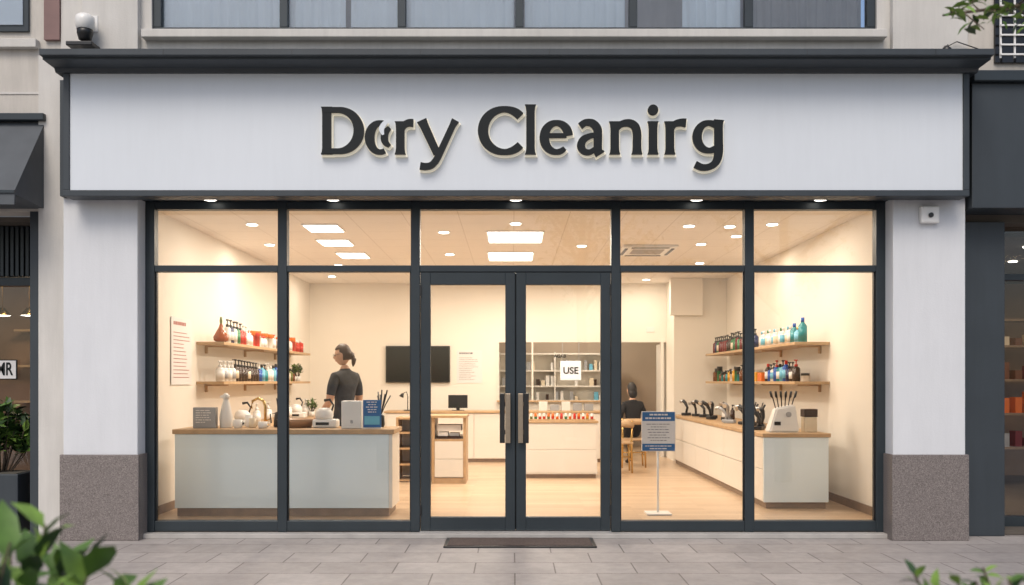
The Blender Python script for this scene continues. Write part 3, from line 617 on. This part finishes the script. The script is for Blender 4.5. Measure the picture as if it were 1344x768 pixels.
# ================================================================ PEOPLE
def skinmesh(name,V,E,root,mats,cls,parent,sub=2,T=Matrix.Identity(4)):
    me=bpy.data.meshes.new(name); me.from_pydata([v[:3] for v in V],E,[]); ob=bpy.data.objects.new(name,me); COL.objects.link(ob)
    sk=ob.modifiers.new('s','SKIN'); 
    for i,v in enumerate(V):
        d=me.skin_vertices[0].data[i]; d.radius=(v[3],v[4] if len(v)>4 else v[3]); d.use_root=(i in root)
    sk.use_smooth_shade=True; ss=ob.modifiers.new('b','SUBSURF'); ss.levels=sub; ss.render_levels=sub
    bpy.context.view_layer.update(); dg=bpy.context.evaluated_depsgraph_get()
    m2=bpy.data.meshes.new_from_object(ob.evaluated_get(dg)); bpy.data.objects.remove(ob)
    m2.materials.clear()
    for m in mats: m2.materials.append(m)
    for p in m2.polygons: p.use_smooth=True; p.material_index=cls(p.center)
    m2.transform(T); o=bpy.data.objects.new(name,m2); return link(o,parent)
def head(parent,c,T,hair,bun,seed=1,turn=0):
    T=T@Matrix.Translation(c)@Matrix.Rotation(rad(turn),4,'Z')@Matrix.Rotation(rad(8 if bun else 0),4,'X')
    bm=bmesh.new(); bmesh.ops.create_uvsphere(bm,u_segments=40,v_segments=28,radius=1)
    def shape(p,g=0.0):
        x,y,z=p; r=Vector((x*0.073,y*0.094,z*0.118))
        if z<0: r.x*=1-0.30*(-z)**1.5; 
        if z<0 and y>0: r.y*=1-0.35*(-z)
        if z<-0.3 and y<0: r.y-=0.008*(-z)
        return r
    for v in bm.verts:
        x,y,z=v.co; r=shape(v.co)
        if y<0:
            r.y-=0.024*math.exp(-((x/0.16)**2+((z+0.16)/0.17)**2))+0.010*math.exp(-((x/0.12)**2+((z-0.02)/0.2)**2))
            for s in(-1,1): r.y+=0.009*math.exp(-(((x-s*0.42)/0.2)**2+((z-0.04)/0.12)**2))
            r.y-=0.006*math.exp(-((x/0.3)**2+((z+0.5)/0.1)**2)); r.y-=0.006*math.exp(-((x/0.3)**2+((z+0.9)/0.2)**2))
        v.co=r
    for f in bm.faces: f.smooth=True
    for s in (-1,1):
        t=bmesh.ops.create_uvsphere(bm,u_segments=12,v_segments=8,radius=0.012); 
        for v in t['verts']: v.co=v.co+Vector((s*0.030,-0.077,0.006))
        for v in t['verts']:
            for f in v.link_faces: f.material_index=1
        t=bmesh.ops.create_uvsphere(bm,u_segments=12,v_segments=10,radius=1)
        for v in t['verts']: v.co=Vector((v.co.x*0.010+s*0.074,v.co.y*0.018+0.008,v.co.z*0.032-0.006))
    t=bmesh.ops.create_uvsphere(bm,u_segments=12,v_segments=8,radius=1)
    for v in t['verts']:
        v.co=Vector((v.co.x*0.024,v.co.y*0.008-0.091,v.co.z*0.008-0.055))
        for f in v.link_faces: f.material_index=2
    bmesh.ops.transform(bm,matrix=T,verts=bm.verts)
    finish(bm,'head',[M['skin'],M['eye'],M['lip']],parent)
    bm=bmesh.new(); bmesh.ops.create_uvsphere(bm,u_segments=40,v_segments=28,radius=1)
    dele=[v for v in bm.verts if (v.co.y<-0.25 and v.co.z<0.48) or v.co.z<-0.62 or (v.co.y<0.1 and v.co.z<-0.15) or (v.co.y<-0.02 and v.co.z<0.15)]
    bmesh.ops.delete(bm,geom=dele,context='VERTS')
    rr=random.Random(seed)
    for v in bm.verts:
        a=math.atan2(v.co.x,v.co.y); r=shape(v.co); k=1.09+0.022*math.sin(a*17+v.co.z*6)+rr.uniform(-0.008,0.008); v.co=r*k+Vector((0,0.004,0.004))
    bmesh.ops.solidify(bm,geom=list(bm.faces),thickness=0.008)
    for f in bm.faces: f.smooth=True
    if bun:
        t=bmesh.ops.create_uvsphere(bm,u_segments=20,v_segments=14,radius=1)
        for v in t['verts']: v.co=Vector((v.co.x*0.046,v.co.y*0.036+0.100,v.co.z*0.048-0.022))*(1+0.04*math.sin(v.co.z*8+v.co.x*5))
        tube(bm,[(0,0.105,-0.03),(0.005,0.125,-0.07),(0.01,0.115,-0.115),(0.012,0.105,-0.15)],[0.032,0.030,0.022,0.006],10)
    else:
        t=bmesh.ops.create_uvsphere(bm,u_segments=20,v_segments=14,radius=1)
        for v in t['verts']: v.co=Vector((v.co.x*0.074,v.co.y*0.05+0.058,v.co.z*0.085-0.055))
    bmesh.ops.transform(bm,matrix=T,verts=bm.verts)
    finish(bm,'hair',hair,parent,smooth=True)
    if bun:
        bm=bmesh.new()
        for s in (-1,1):
            pts=[(s*0.032+0.022*math.cos(a),-0.098,0.006+0.018*math.sin(a)) for a in [i*math.pi/6 for i in range(13)]]; tube(bm,pts,0.0018,6)
            tube(bm,[(s*0.054,-0.096,0.01),(s*0.075,-0.05,0.01),(s*0.078,0.01,0.012)],0.0018,6)
        tube(bm,[(-0.01,-0.1,0.008),(0.01,-0.1,0.008)],0.0018,6)
        bmesh.ops.transform(bm,matrix=T,verts=bm.verts); finish(bm,'glasses',M['black'],parent)
def hand(w,dirv,side,up=Vector((0,0,1))):
    w=Vector(w); d=Vector(dirv).normalized(); sd=d.cross(up).normalized()*side; dn=-up
    ch=[]
    for i,(ln) in enumerate((0.070,0.078,0.073,0.058)):
        o=w+d*0.055+sd*(0.030-0.020*i); ch.append([o,o+d*0.035,o+d*(0.035+ln*0.4)+dn*0.008,o+d*(0.035+ln*0.7)+dn*0.026,o+d*(0.035+ln*0.85)+dn*0.042])
    o=w+d*0.02+sd*0.018; ch.append([o,o+d*0.022+sd*0.03,o+d*0.05+sd*0.042+dn*0.01,o+d*0.072+sd*0.04+dn*0.02])
    return ch
def person(name,T,hc,V,E,mats,cls,wr,hairm,bun,turn=0):
    P=grp(name,tuple(T.translation)); 
    skinmesh('body',V,E,[0],mats,cls,P,2,T)
    for w,d,s in wr:
        for k,chn in enumerate(hand(w,d,s)):
            vv=[(p.x,p.y,p.z,0.0088 if j<len(chn)-1 else 0.0065) for j,p in enumerate(chn)]
            skinmesh('finger_%d'%k,vv,[(j,j+1) for j in range(len(vv)-1)],[0],[M['skin']],lambda c:0,P,1,T)
    head(P,hc,T,hairm,bun,1,turn)
    return P
T1=Matrix.Translation((-1.95,1.95,0.0))@Matrix.Rotation(rad(-128),4,'Z')
V=[(0,0,1.0,0.155,0.115),(0,-0.0,1.14,0.125,0.095),(0,0.0,1.30,0.15,0.11),(0,0.005,1.43,0.135,0.095),(0,0.01,1.52,0.062,0.06),(0,-0.005,1.60,0.048,0.05),
 (0.145,0.01,1.45,0.072,0.070),(0.20,0.01,1.33,0.060,0.058),(0.225,0.0,1.17,0.044,0.044),(0.21,-0.12,1.07,0.038,0.038),(0.18,-0.23,0.99,0.026,0.022),(0.175,-0.29,0.965,0.036,0.018),
 (-0.145,0.01,1.45,0.072,0.070),(-0.20,0.01,1.33,0.060,0.058),(-0.225,0.0,1.17,0.044,0.044),(-0.21,-0.12,1.07,0.038,0.038),(-0.18,-0.23,0.99,0.026,0.022),(-0.175,-0.29,0.965,0.036,0.018),
 (0.095,0,0.88,0.10,0.10),(0.105,-0.01,0.50,0.062,0.062),(0.105,0.02,0.30,0.056,0.056),(0.105,0.03,0.085,0.038,0.038),(0.115,-0.1,0.045,0.04,0.035),(0.12,-0.17,0.035,0.03,0.025),
 (-0.095,0,0.88,0.10,0.10),(-0.105,-0.01,0.50,0.062,0.062),(-0.105,0.02,0.30,0.056,0.056),(-0.105,0.03,0.085,0.038,0.038),(-0.115,-0.1,0.045,0.04,0.035),(-0.12,-0.17,0.035,0.03,0.025)]
E=[(0,1),(1,2),(2,3),(3,4),(4,5),(3,6),(6,7),(7,8),(8,9),(9,10),(10,11),(3,12),(12,13),(13,14),(14,15),(15,16),(16,17),(0,18),(18,19),(19,20),(20,21),(21,22),(22,23),(0,24),(24,25),(25,26),(26,27),(27,28),(28,29)]
def cls1(c):
    if c.z>1.545: return 0
    if abs(c.x)>0.165 and c.z<1.245 and c.z>0.86: return 0
    if c.y<-0.13 and c.z>0.86: return 0
    if c.z<0.09: return 2
    return 1
person('shop_assistant',T1,Vector((0,-0.03,1.705)),V,E,[M['skin'],M['shirt'],M['black']],cls1,[((0.18,-0.23,0.99),(0,-0.9,-0.3),-1),((-0.18,-0.23,0.99),(0,-0.9,-0.3),1)],M['hair'],True,30)
T2m=Matrix.Translation((1.95,6.35,0.0))@Matrix.Rotation(rad(-165),4,'Z')
V=[(0,0.02,0.58,0.15,0.11),(0,0.03,0.72,0.125,0.1),(0,0.02,0.88,0.14,0.1),(0,0.02,1.0,0.125,0.09),(0,0.015,1.08,0.058,0.056),(0,-0.005,1.16,0.046,0.048),
 (0.14,0.02,1.02,0.064,0.062),(0.2,0.01,0.88,0.052,0.05),(0.22,-0.02,0.74,0.04,0.04),(0.17,-0.16,0.66,0.034,0.034),(0.12,-0.25,0.645,0.025,0.02),(0.10,-0.31,0.64,0.034,0.018),
 (-0.14,0.02,1.02,0.064,0.062),(-0.2,0.01,0.88,0.052,0.05),(-0.22,-0.02,0.74,0.04,0.04),(-0.17,-0.16,0.66,0.034,0.034),(-0.12,-0.25,0.645,0.025,0.02),(-0.10,-0.31,0.64,0.034,0.018),
 (0.095,-0.05,0.56,0.085,0.085),(0.12,-0.42,0.52,0.058,0.06),(0.12,-0.42,0.28,0.052,0.052),(0.12,-0.41,0.085,0.036,0.036),(0.125,-0.5,0.045,0.038,0.034),(0.13,-0.58,0.035,0.03,0.025),
 (-0.095,-0.05,0.56,0.085,0.085),(-0.12,-0.42,0.52,0.058,0.06),(-0.12,-0.42,0.28,0.052,0.052),(-0.12,-0.41,0.085,0.036,0.036),(-0.125,-0.5,0.045,0.038,0.034),(-0.13,-0.58,0.035,0.03,0.025)]
def cls2(c):
    if c.z>1.10: return 0
    if c.y<-0.2 and 0.60<c.z<0.72 and abs(c.x)<0.17 and c.z>0.625: return 0
    return 1
person('seated_customer',T2m,Vector((0,-0.03,1.255)),V,E,[M['skin'],M['blackcloth']],cls2,[((0.12,-0.25,0.645),(-0.3,-0.9,0),-1),((-0.12,-0.25,0.645),(0.3,-0.9,0),1)],M['hairb'],False)

# ================================================================ SMALL FACADE ITEMS
q=grp('security_camera',(-4.05,-0.15,4.62))
bm=bmesh.new(); lathe(bm,[(0.03,0),(0.075,0.03),(0.085,0.10),(0.08,0.14),(0.05,0.16)],-3.93,-0.2,4.60,20); finish(bm,'dome',M['white'],q,smooth=True)
bm=bmesh.new(); lathe(bm,[(0.02,-0.06),(0.055,-0.04),(0.07,0.02),(0.07,0.05)],-3.93,-0.2,4.57,20); finish(bm,'lens_dome',M['black'],q,smooth=True)
bm=bmesh.new(); tube(bm,[(-3.93,-0.2,4.74),(-3.93,-0.1,4.75),(-3.93,-0.07,4.68)],0.02,8); tube(bm,[(-4.3,-0.1,4.42),(-4.1,-0.12,4.40),(-4.0,-0.09,4.47),(-3.93,-0.08,4.56)],0.010,6); finish(bm,'bracket',M['black'],q)
bm=bmesh.new(); abox(bm,-4.08,-3.84,-0.26,-0.08,4.46,4.50,0,0.008); tube(bm,[(-3.96,-0.17,4.5),(-3.94,-0.19,4.56)],[0.03,0.02],8); finish(bm,'base_arm',M['black'],q)
box('back_plate',-3.99,-3.87,-0.078,-0.0705,4.65,4.80,M['white'],q,0.003)
q=grp('alarm_sensor',(3.78,-0.25,2.92)); box('housing',3.69,3.86,-0.28,-0.221,2.84,2.995,M['white'],q,0.015); bm=bmesh.new(); tube(bm,[(3.775,-0.281,2.91),(3.775,-0.295,2.91)],0.022,14); finish(bm,'lens',M['black'],q)
bm=bmesh.new(); tube(bm,[(3.95,-0.05,4.30),(3.99,-0.16,4.50),(4.05,-0.1,4.42),(4.2,-0.12,4.45),(4.28,-0.05,4.36),(4.4,-0.1,4.40)],0.007,6); tube(bm,[(3.9,-0.09,4.45),(4.1,-0.1,4.55),(4.35,-0.09,4.47)],0.005,6); finish(bm,'facade_cable',M['black'])
bm=bmesh.new(); lathe(bm,[(0.02,0),(0.04,0.02),(0.045,0.08),(0.02,0.11)],3.98,-0.15,4.38,14); finish(bm,'cable_junction',M['black'])

# ================================================================ NEIGHBOUR LEFT
N=grp('neighbouring_building')
box('upper_wall',-9,-4.26,0.02,0.3,3.0,7.0,M['stucco2'],N)
box('mauve_band',-4.40,-4.255,-0.02,0.019,4.60,7.0,M['mauve'],N)
box('wall_joint',-9,-4.46,0.012,0.019,4.10,4.12,M['stucco'],N); box('string_course',-9,-4.46,-0.05,0.019,4.52,4.60,M['stucco'],N,0.006)
box('window_frame',-5.9,-4.55,-0.01,0.018,4.68,6.3,M['frame'],N,0.004); box('window_curtain',-5.85,-4.6,-0.016,-0.0105,4.74,6.25,M['curtain'],N); box('window_pane',-5.85,-4.6,-0.024,-0.018,4.74,6.25,M['uglass'],N)
box('dark_pier',-4.55,-4.42,0.02,1.0,G,2.999,M['frame2'],N)
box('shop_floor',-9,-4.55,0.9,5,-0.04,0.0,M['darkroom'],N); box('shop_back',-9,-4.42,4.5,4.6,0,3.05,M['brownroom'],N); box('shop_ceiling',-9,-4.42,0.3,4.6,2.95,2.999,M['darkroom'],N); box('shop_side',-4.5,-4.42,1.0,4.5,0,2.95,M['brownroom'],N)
box('shop_glass',-9,-4.56,0.6,0.608,0.05,2.35,M['glass'],N)
for x in (-4.60,-6.0,-7.4): box('shop_mullion',x-0.03,x+0.03,0.56,0.64,0.0,2.4,M['frame'],N)
box('shop_transom',-9,-4.56,0.56,0.64,2.36,2.44,M['frame'],N)
for i in range(40): box('slat',-4.57-i*0.05-0.03,-4.57-i*0.05,0.5,0.55,2.45,2.94,M['frame'],N)
box('slat_backing',-9,-4.56,0.56,0.6,2.445,2.949,M['black'],N)
for i in range(12):
    x=-4.95-(i%4)*0.42; y=1.2+(i//4)*1.0
    bm=bmesh.new(); lathe(bm,[(0.05,0),(0.05,0.01)],x,y,2.935,12); finish(bm,'spot_lamp',M['lamp'],N)
for i in range(5):
    bm=bmesh.new(); tube(bm,[(-5.2-0.35*i,3.2,2.93),(-5.2-0.35*i,3.2,2.35)],0.006,6); lathe(bm,[(0.03,0.1),(0.09,0.02),(0.10,0.0),(0.02,-0.01,1)],-5.2-0.35*i,3.2,2.25,14); finish(bm,'pendant_lamp',[M['brass'],M['lamp']],N)
area(-5.6,2.4,2.90,0.9,0.9,65,(1,0.75,0.5),parent=N)
for z in (0.6,1.1,1.6,2.1): box('display_shelf',-7,-4.7,4.2,4.49,z,z+0.03,M['oak'],N)
for z in (0.64,1.14,1.64):
    for i in range(14): box('display_item',-4.85-i*0.15,-4.77-i*0.15,4.25,4.4,z,z+R.uniform(0.1,0.3),C[R.choice(['cream','amber','white','orange','grey'])],N)
q=grp('window_sign',(-5.0,0.58,1.5)); 
box('plate',-5.22,-4.975,0.575,0.585,1.42,1.62,M['letter'],q,0.008); box('plate_face',-5.21,-4.985,0.571,0.5745,1.43,1.61,M['paper'],q); text('MR',0.18,(-5.098,0.568,1.52),M['letter'],q,off=0.003,sx=0.66)
# awning
AW=grp('awning')
aw=mat('awning_canvas',(0.075,0.085,0.097),0.65,0,0.12,5,0.1,150)
prism('canopy',[(0.0,3.83),(-0.52,3.08),(-0.525,2.96),(-0.51,2.96),(-0.50,3.05),(0.0,3.02)],-9,-4.40,aw,AW)
box('headbox',-9,-4.38,-0.07,0.012,3.835,3.90,M['frame'],AW,0.006)
box('front_bar',-9,-4.395,-0.535,-0.526,3.06,3.085,M['frame'],AW)

# foliage helper
def leafmesh(name,pts,size,mats,parent=None,stems=None,seed=1,wr=0.42,rx=0.7):
    rr=random.Random(seed); bm=bmesh.new()
    for p,dirv in pts:
        s=size*rr.uniform(0.65,1.25); d=(Vector(dirv)+Vector((rr.uniform(-1,1),rr.uniform(-1,1),rr.uniform(-1,1)))*rx).normalized()
        sd=d.cross(Vector((rr.uniform(-.5,.5),rr.uniform(-.5,.5),1))).normalized(); up=sd.cross(d)
        P=Vector(p); w=s*wr
        def q(a,b,c): return bm.verts.new(P+d*a*s+sd*b*w+up*c*s)
        m0,m1,m2,m3=q(0,0,0),q(0.33,0,0.05),q(0.68,0,0.02),q(1,0,-0.1)
        l1,l2,r1,r2=q(0.3,0.5,0.0+0.10),q(0.65,0.42,0.07),q(0.3,-0.5,0.10),q(0.65,-0.42,0.07)
        mi=rr.choices(range(len(mats)),[3,2,1][:len(mats)])[0]
        for f in ((m0,m1,l1),(m1,m2,l2,l1),(m2,m3,l2),(m0,r1,m1),(m1,r1,r2,m2),(m2,r2,m3)):
            ff=bm.faces.new(f); ff.material_index=mi; ff.smooth=True
    if stems:
        for a,r in stems: tube(bm,a,r,6,len(mats))
    return finish(bm,name,list(mats)+[M['bark']],parent,recalc=False)
def bush(name,c,rxy,h,n,size,mats,seed,base,parent=None,up=0.6,wr=0.42,lo=0.55):
    rr=random.Random(seed); pts=[]; st=[]
    ns=max(6,n//22)
    for i in range(ns):
        a=rr.uniform(0,6.28); rd=rxy*math.sqrt(rr.random()); tip=Vector((c[0]+rd*math.cos(a),c[1]+rd*math.sin(a),base+(h)*rr.uniform(lo,1.0)*(1-0.15*rd/rxy)))
        b=Vector((c[0]+rd*0.25*math.cos(a),c[1]+rd*0.25*math.sin(a),base)); mid=(b+tip)/2+Vector((math.cos(a),math.sin(a),0))*rd*0.1
        st.append(([b,mid,tip],[0.008,0.006,0.003]))
        for k in range(n//ns):
            t=rr.uniform(0.3,1.0)**0.7; p=b.lerp(mid,t*2) if t<0.5 else mid.lerp(tip,t*2-1); aa=rr.uniform(0,6.28)
            pts.append((p,(math.cos(aa)*0.8,math.sin(aa)*0.8,up)))
    return leafmesh(name,pts,size,mats,parent,st,seed,wr)
q=grp('potted_plant',(-5.1,0.2,G)); 
bm=bmesh.new(); abox(bm,-5.45,-4.72,0.12,0.5,G+0.001,0.52,0,0.01); abox(bm,-5.42,-4.75,0.15,0.47,0.50,0.525,1); finish(bm,'planter_box',[M['frame2'],M['ground']],q)
bush('foliage',(-4.98,0.3,0),0.34,0.72,520,0.15,(M['leafd'],M['leaf'],M['leafl']),5,0.50,q)
def smallplant(x,y,z,sd):
    q=grp('small_potted_plant',(x,y,z)); bm=bmesh.new(); lathe(bm,[(0.035,0),(0.05,0.08),(0.045,0.08),(0.04,0.07)],x,y,z+0.001,14); finish(bm,'pot',W,q)
    bush('foliage',(x,y,0),0.09,0.22,120,0.06,(M['leaf'],M['leafl'],M['leafd']),sd,z+0.07,q)
smallplant(-3.55,6.15,ZB,31); smallplant(-3.55,6.45,ZB,32); smallplant(-3.2,5.9,0.841,33)
q=grp('foreground_shrub',(-1.3,-6.5,G)); 
box('planter_trough',-2.2,-0.85,-6.85,-6.1,G+0.001,0.45,M['concrete'],q,0.02)
rr=random.Random(3); pts=[];st=[]
for (tx,ty,tz) in ((-1.10,-6.55,1.06),(-1.05,-6.5,1.09),(-0.98,-6.45,0.97),(-1.18,-6.4,1.02),(-0.90,-6.5,0.95),(-0.84,-6.5,0.93),(-1.2,-6.6,1.0),(-1.4,-6.5,1.1),(-1.1,-6.3,0.96),(-1.0,-6.6,0.93),(-1.5,-6.4,1.0),(-1.7,-6.5,1.05)):
    b=Vector((tx*0.6-0.55,ty+rr.uniform(-.1,.1),0.44)); tip=Vector((tx,ty,tz)); st.append(([b,(b+tip)/2+Vector((0.0,0,0.05)),tip],[0.006,0.004,0.002]))
    for k in range(13):
        t=rr.uniform(0.55,1.0); aa=rr.uniform(0,6.28); pts.append((b.lerp(tip,t),(math.cos(aa)*0.7,math.sin(aa)*0.7,0.8 if t>0.8 else 0.4)))
leafmesh('foliage',pts,0.12,(M['leafl'],M['leaf'],M['leafd']),q,st,3,0.42,0.5)
q=grp('foreground_shrub',(1.3,-6.4,G)); box('planter_trough',0.85,2.2,-6.85,-6.1,G+0.001,0.45,M['concrete'],q,0.02)
bush('foliage',(1.38,-6.45,0),0.48,0.585,1100,0.05,(M['leafl'],M['leaf'],M['leafd']),11,0.42,q,lo=0.8)
q=grp('street_tree',(3.9,-4.6,G)); rr=random.Random(21)
bm=bmesh.new(); tube(bm,[(3.9,-4.6,G),(3.88,-4.6,1.2),(3.95,-4.62,2.4),(3.9,-4.6,3.6),(4.0,-4.5,4.8)],[0.13,0.10,0.085,0.06,0.03],12)
limbs=[[(3.93,-4.6,2.3),(3.2,-4.55,2.95),(2.5,-4.5,3.10),(1.88,-4.5,3.02)],[(3.92,-4.6,2.9),(3.3,-4.9,3.6),(2.8,-5.0,4.0)],[(3.92,-4.6,3.0),(4.6,-4.3,3.7),(5.1,-4.2,4.2)],[(3.9,-4.6,3.5),(4.1,-5.3,4.3),(4.2,-5.7,4.7)],[(3.95,-4.6,3.7),(3.5,-4.0,4.4),(3.3,-3.8,4.9)],[(3.93,-4.6,2.6),(4.5,-5.0,3.2),(5.0,-5.3,3.5)]]
for l in limbs: tube(bm,l,[0.035,0.02,0.012,0.005][:len(l)],8)
finish(bm,'trunk_and_limbs',M['bark'],q)
pts=[];st=[]
for li,l in enumerate(limbs):
    l=[Vector(p) for p in l]
    for k in range(26 if li else 40):
        i=rr.randrange(len(l)-1) if li else rr.choice((0,1,1,2,2,2)); p=l[i].lerp(l[i+1],rr.random())
        tip=p+Vector((rr.uniform(-.3,.3),rr.uniform(-.3,.3),rr.uniform(-.24,.22) if li==0 else rr.uniform(-.3,.35)))*(0.5 if li==0 else 1)
        st.append(([p,tip],[0.004,0.002]))
        for j in range(8 if li==0 else 16):
            t=rr.uniform(0.3,1); pts.append((p.lerp(tip,t)+Vector((rr.uniform(-.03,.03),rr.uniform(-.03,.03),rr.uniform(-.03,.03))),(rr.uniform(-1,1),rr.uniform(-1,1),-0.1)))
leafmesh('crown',pts,0.07,(M['leafl'],M['leaf'],M['leafd']),q,st,8)

# ================================================================ NEIGHBOUR RIGHT
N2=grp('neighbouring_building')
box('upper_wall',4.255,9,0.05,0.3,4.0,7.0,M['stucco2'],N2)
box('fascia',4.14,9,-0.30,0.045,2.97,4.10,M['frame2'],N2,0.006); box('fascia_cap',4.13,9,-0.36,0.045,4.103,4.20,M['frame'],N2,0.008)
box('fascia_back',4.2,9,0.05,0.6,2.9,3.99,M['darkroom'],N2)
box('dark_pier',4.19,4.60,0.0,0.6,G,2.899,M['frame2'],N2,0.006)
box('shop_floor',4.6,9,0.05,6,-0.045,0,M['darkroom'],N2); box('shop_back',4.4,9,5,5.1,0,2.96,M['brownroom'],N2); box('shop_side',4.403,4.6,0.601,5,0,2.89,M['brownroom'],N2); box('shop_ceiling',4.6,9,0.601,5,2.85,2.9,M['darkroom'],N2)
box('shop_glass',4.64,9,0.30,0.308,0.1,2.9,M['glass'],N2); box('shop_frame',4.601,4.66,0.25,0.35,0,2.899,M['frame'],N2); box('shop_transom',4.661,9,0.26,0.34,2.38,2.44,M['frame'],N2); box('shop_bottom_rail',4.661,9,0.26,0.34,0,0.10,M['frame'],N2)
for z in (0.5,0.95,1.4,1.85,2.2): box('display_shelf',4.75,8,3.5,3.8,z,z+0.03,M['oakd'],N2)
for z in (0.53,0.98,1.43,1.88):
    for i in range(16): box('display_item',4.8+i*0.17,4.89+i*0.17,3.55,3.7,z+0.001,z+R.uniform(0.1,0.3),C[R.choice(['cream','amber','brown','orange','grey','maroon'])],N2)
for i in range(6):
    bm=bmesh.new(); lathe(bm,[(0.05,0),(0.05,0.01)],5.0+0.5*(i%3),1.2+1.2*(i//3),2.835,12); finish(bm,'spot_lamp',M['lamp'],N2)
area(5.6,1.8,2.80,0.7,0.7,45,(1,0.70,0.42),parent=N2)
q=grp('window_grille',(4.9,-0.1,4.7)); 
for i in range(9): box('bar_horizontal',4.50,5.5,-0.12,-0.105,4.42+i*0.09,4.435+i*0.09,M['white'],q)
for i in range(8): box('bar_vertical',4.50+i*0.13,4.515+i*0.13,-0.104,-0.09,4.40,5.2,M['white'],q)
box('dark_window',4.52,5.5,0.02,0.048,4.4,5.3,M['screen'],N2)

# ================================================================ OPPOSITE SIDE (seen only in reflections)
q=grp('street_tree',(1.6,-13.2,G)); rr=random.Random(5)
bm=bmesh.new(); tube(bm,[(1.6,-13,-0.18),(1.65,-13,2),(1.6,-13,4),(1.7,-13,6)],[0.16,0.13,0.1,0.04],10)
lm=[]
for i in range(9):
    a=i*0.7; l=[(1.62,-13,3+i*0.3),(1.6+1.0*math.cos(a),-13+1.0*math.sin(a),4.3+i*0.3),(1.6+1.7*math.cos(a),-13+1.7*math.sin(a),5.0+i*0.35)]; lm.append(l); tube(bm,l,[0.05,0.03,0.01],8)
finish(bm,'trunk_and_limbs',M['bark'],q); pts=[]
for l in lm:
    l=[Vector(p) for p in l]
    for k in range(160):
        i=rr.randrange(2); p=l[i].lerp(l[i+1],rr.random()); pts.append((p+Vector((rr.gauss(0,.35),rr.gauss(0,.35),rr.gauss(0,.35))),(rr.uniform(-1,1),rr.uniform(-1,1),0)))
leafmesh('crown',pts,0.2,(M['leaf'],M['leafl'],M['leafd']),q,None,9)

# ================================================================ LIGHT + CAMERA
w=bpy.data.worlds.new('World'); sc.world=w; w.use_nodes=True; nt=w.node_tree
bg=nt.nodes['Background']; sky=nt.nodes.new('ShaderNodeTexSky'); sky.sky_type='NISHITA'; sky.sun_disc=False
sky.sun_elevation=rad(50); sky.sun_rotation=rad(195); sky.dust_density=3.0; sky.air_density=1.0
nt.links.new(sky.outputs['Color'],bg.inputs['Color']); bg.inputs['Strength'].default_value=0.15
sl=bpy.data.lights.new('sun','SUN'); sl.energy=1.5; sl.angle=rad(30); sl.color=(1,0.93,0.82)
so=bpy.data.objects.new('sun',sl); so.rotation_euler=(rad(40),0,rad(-15)); COL.objects.link(so)
cd=bpy.data.cameras.new('camera'); cd.sensor_width=36; cd.lens=31.875; cd.shift_y=0.0863; cd.clip_end=1500; cd.clip_start=0.05
cd.dof.use_dof=True; cd.dof.focus_distance=8.9; cd.dof.aperture_fstop=2.2
co=bpy.data.objects.new('camera',cd); co.location=(-0.021,-8.5,1.407); co.rotation_euler=(rad(90),0,0); COL.objects.link(co); sc.camera=co
sc.view_settings.view_transform='Standard'; sc.view_settings.look='None'; sc.view_settings.exposure=0
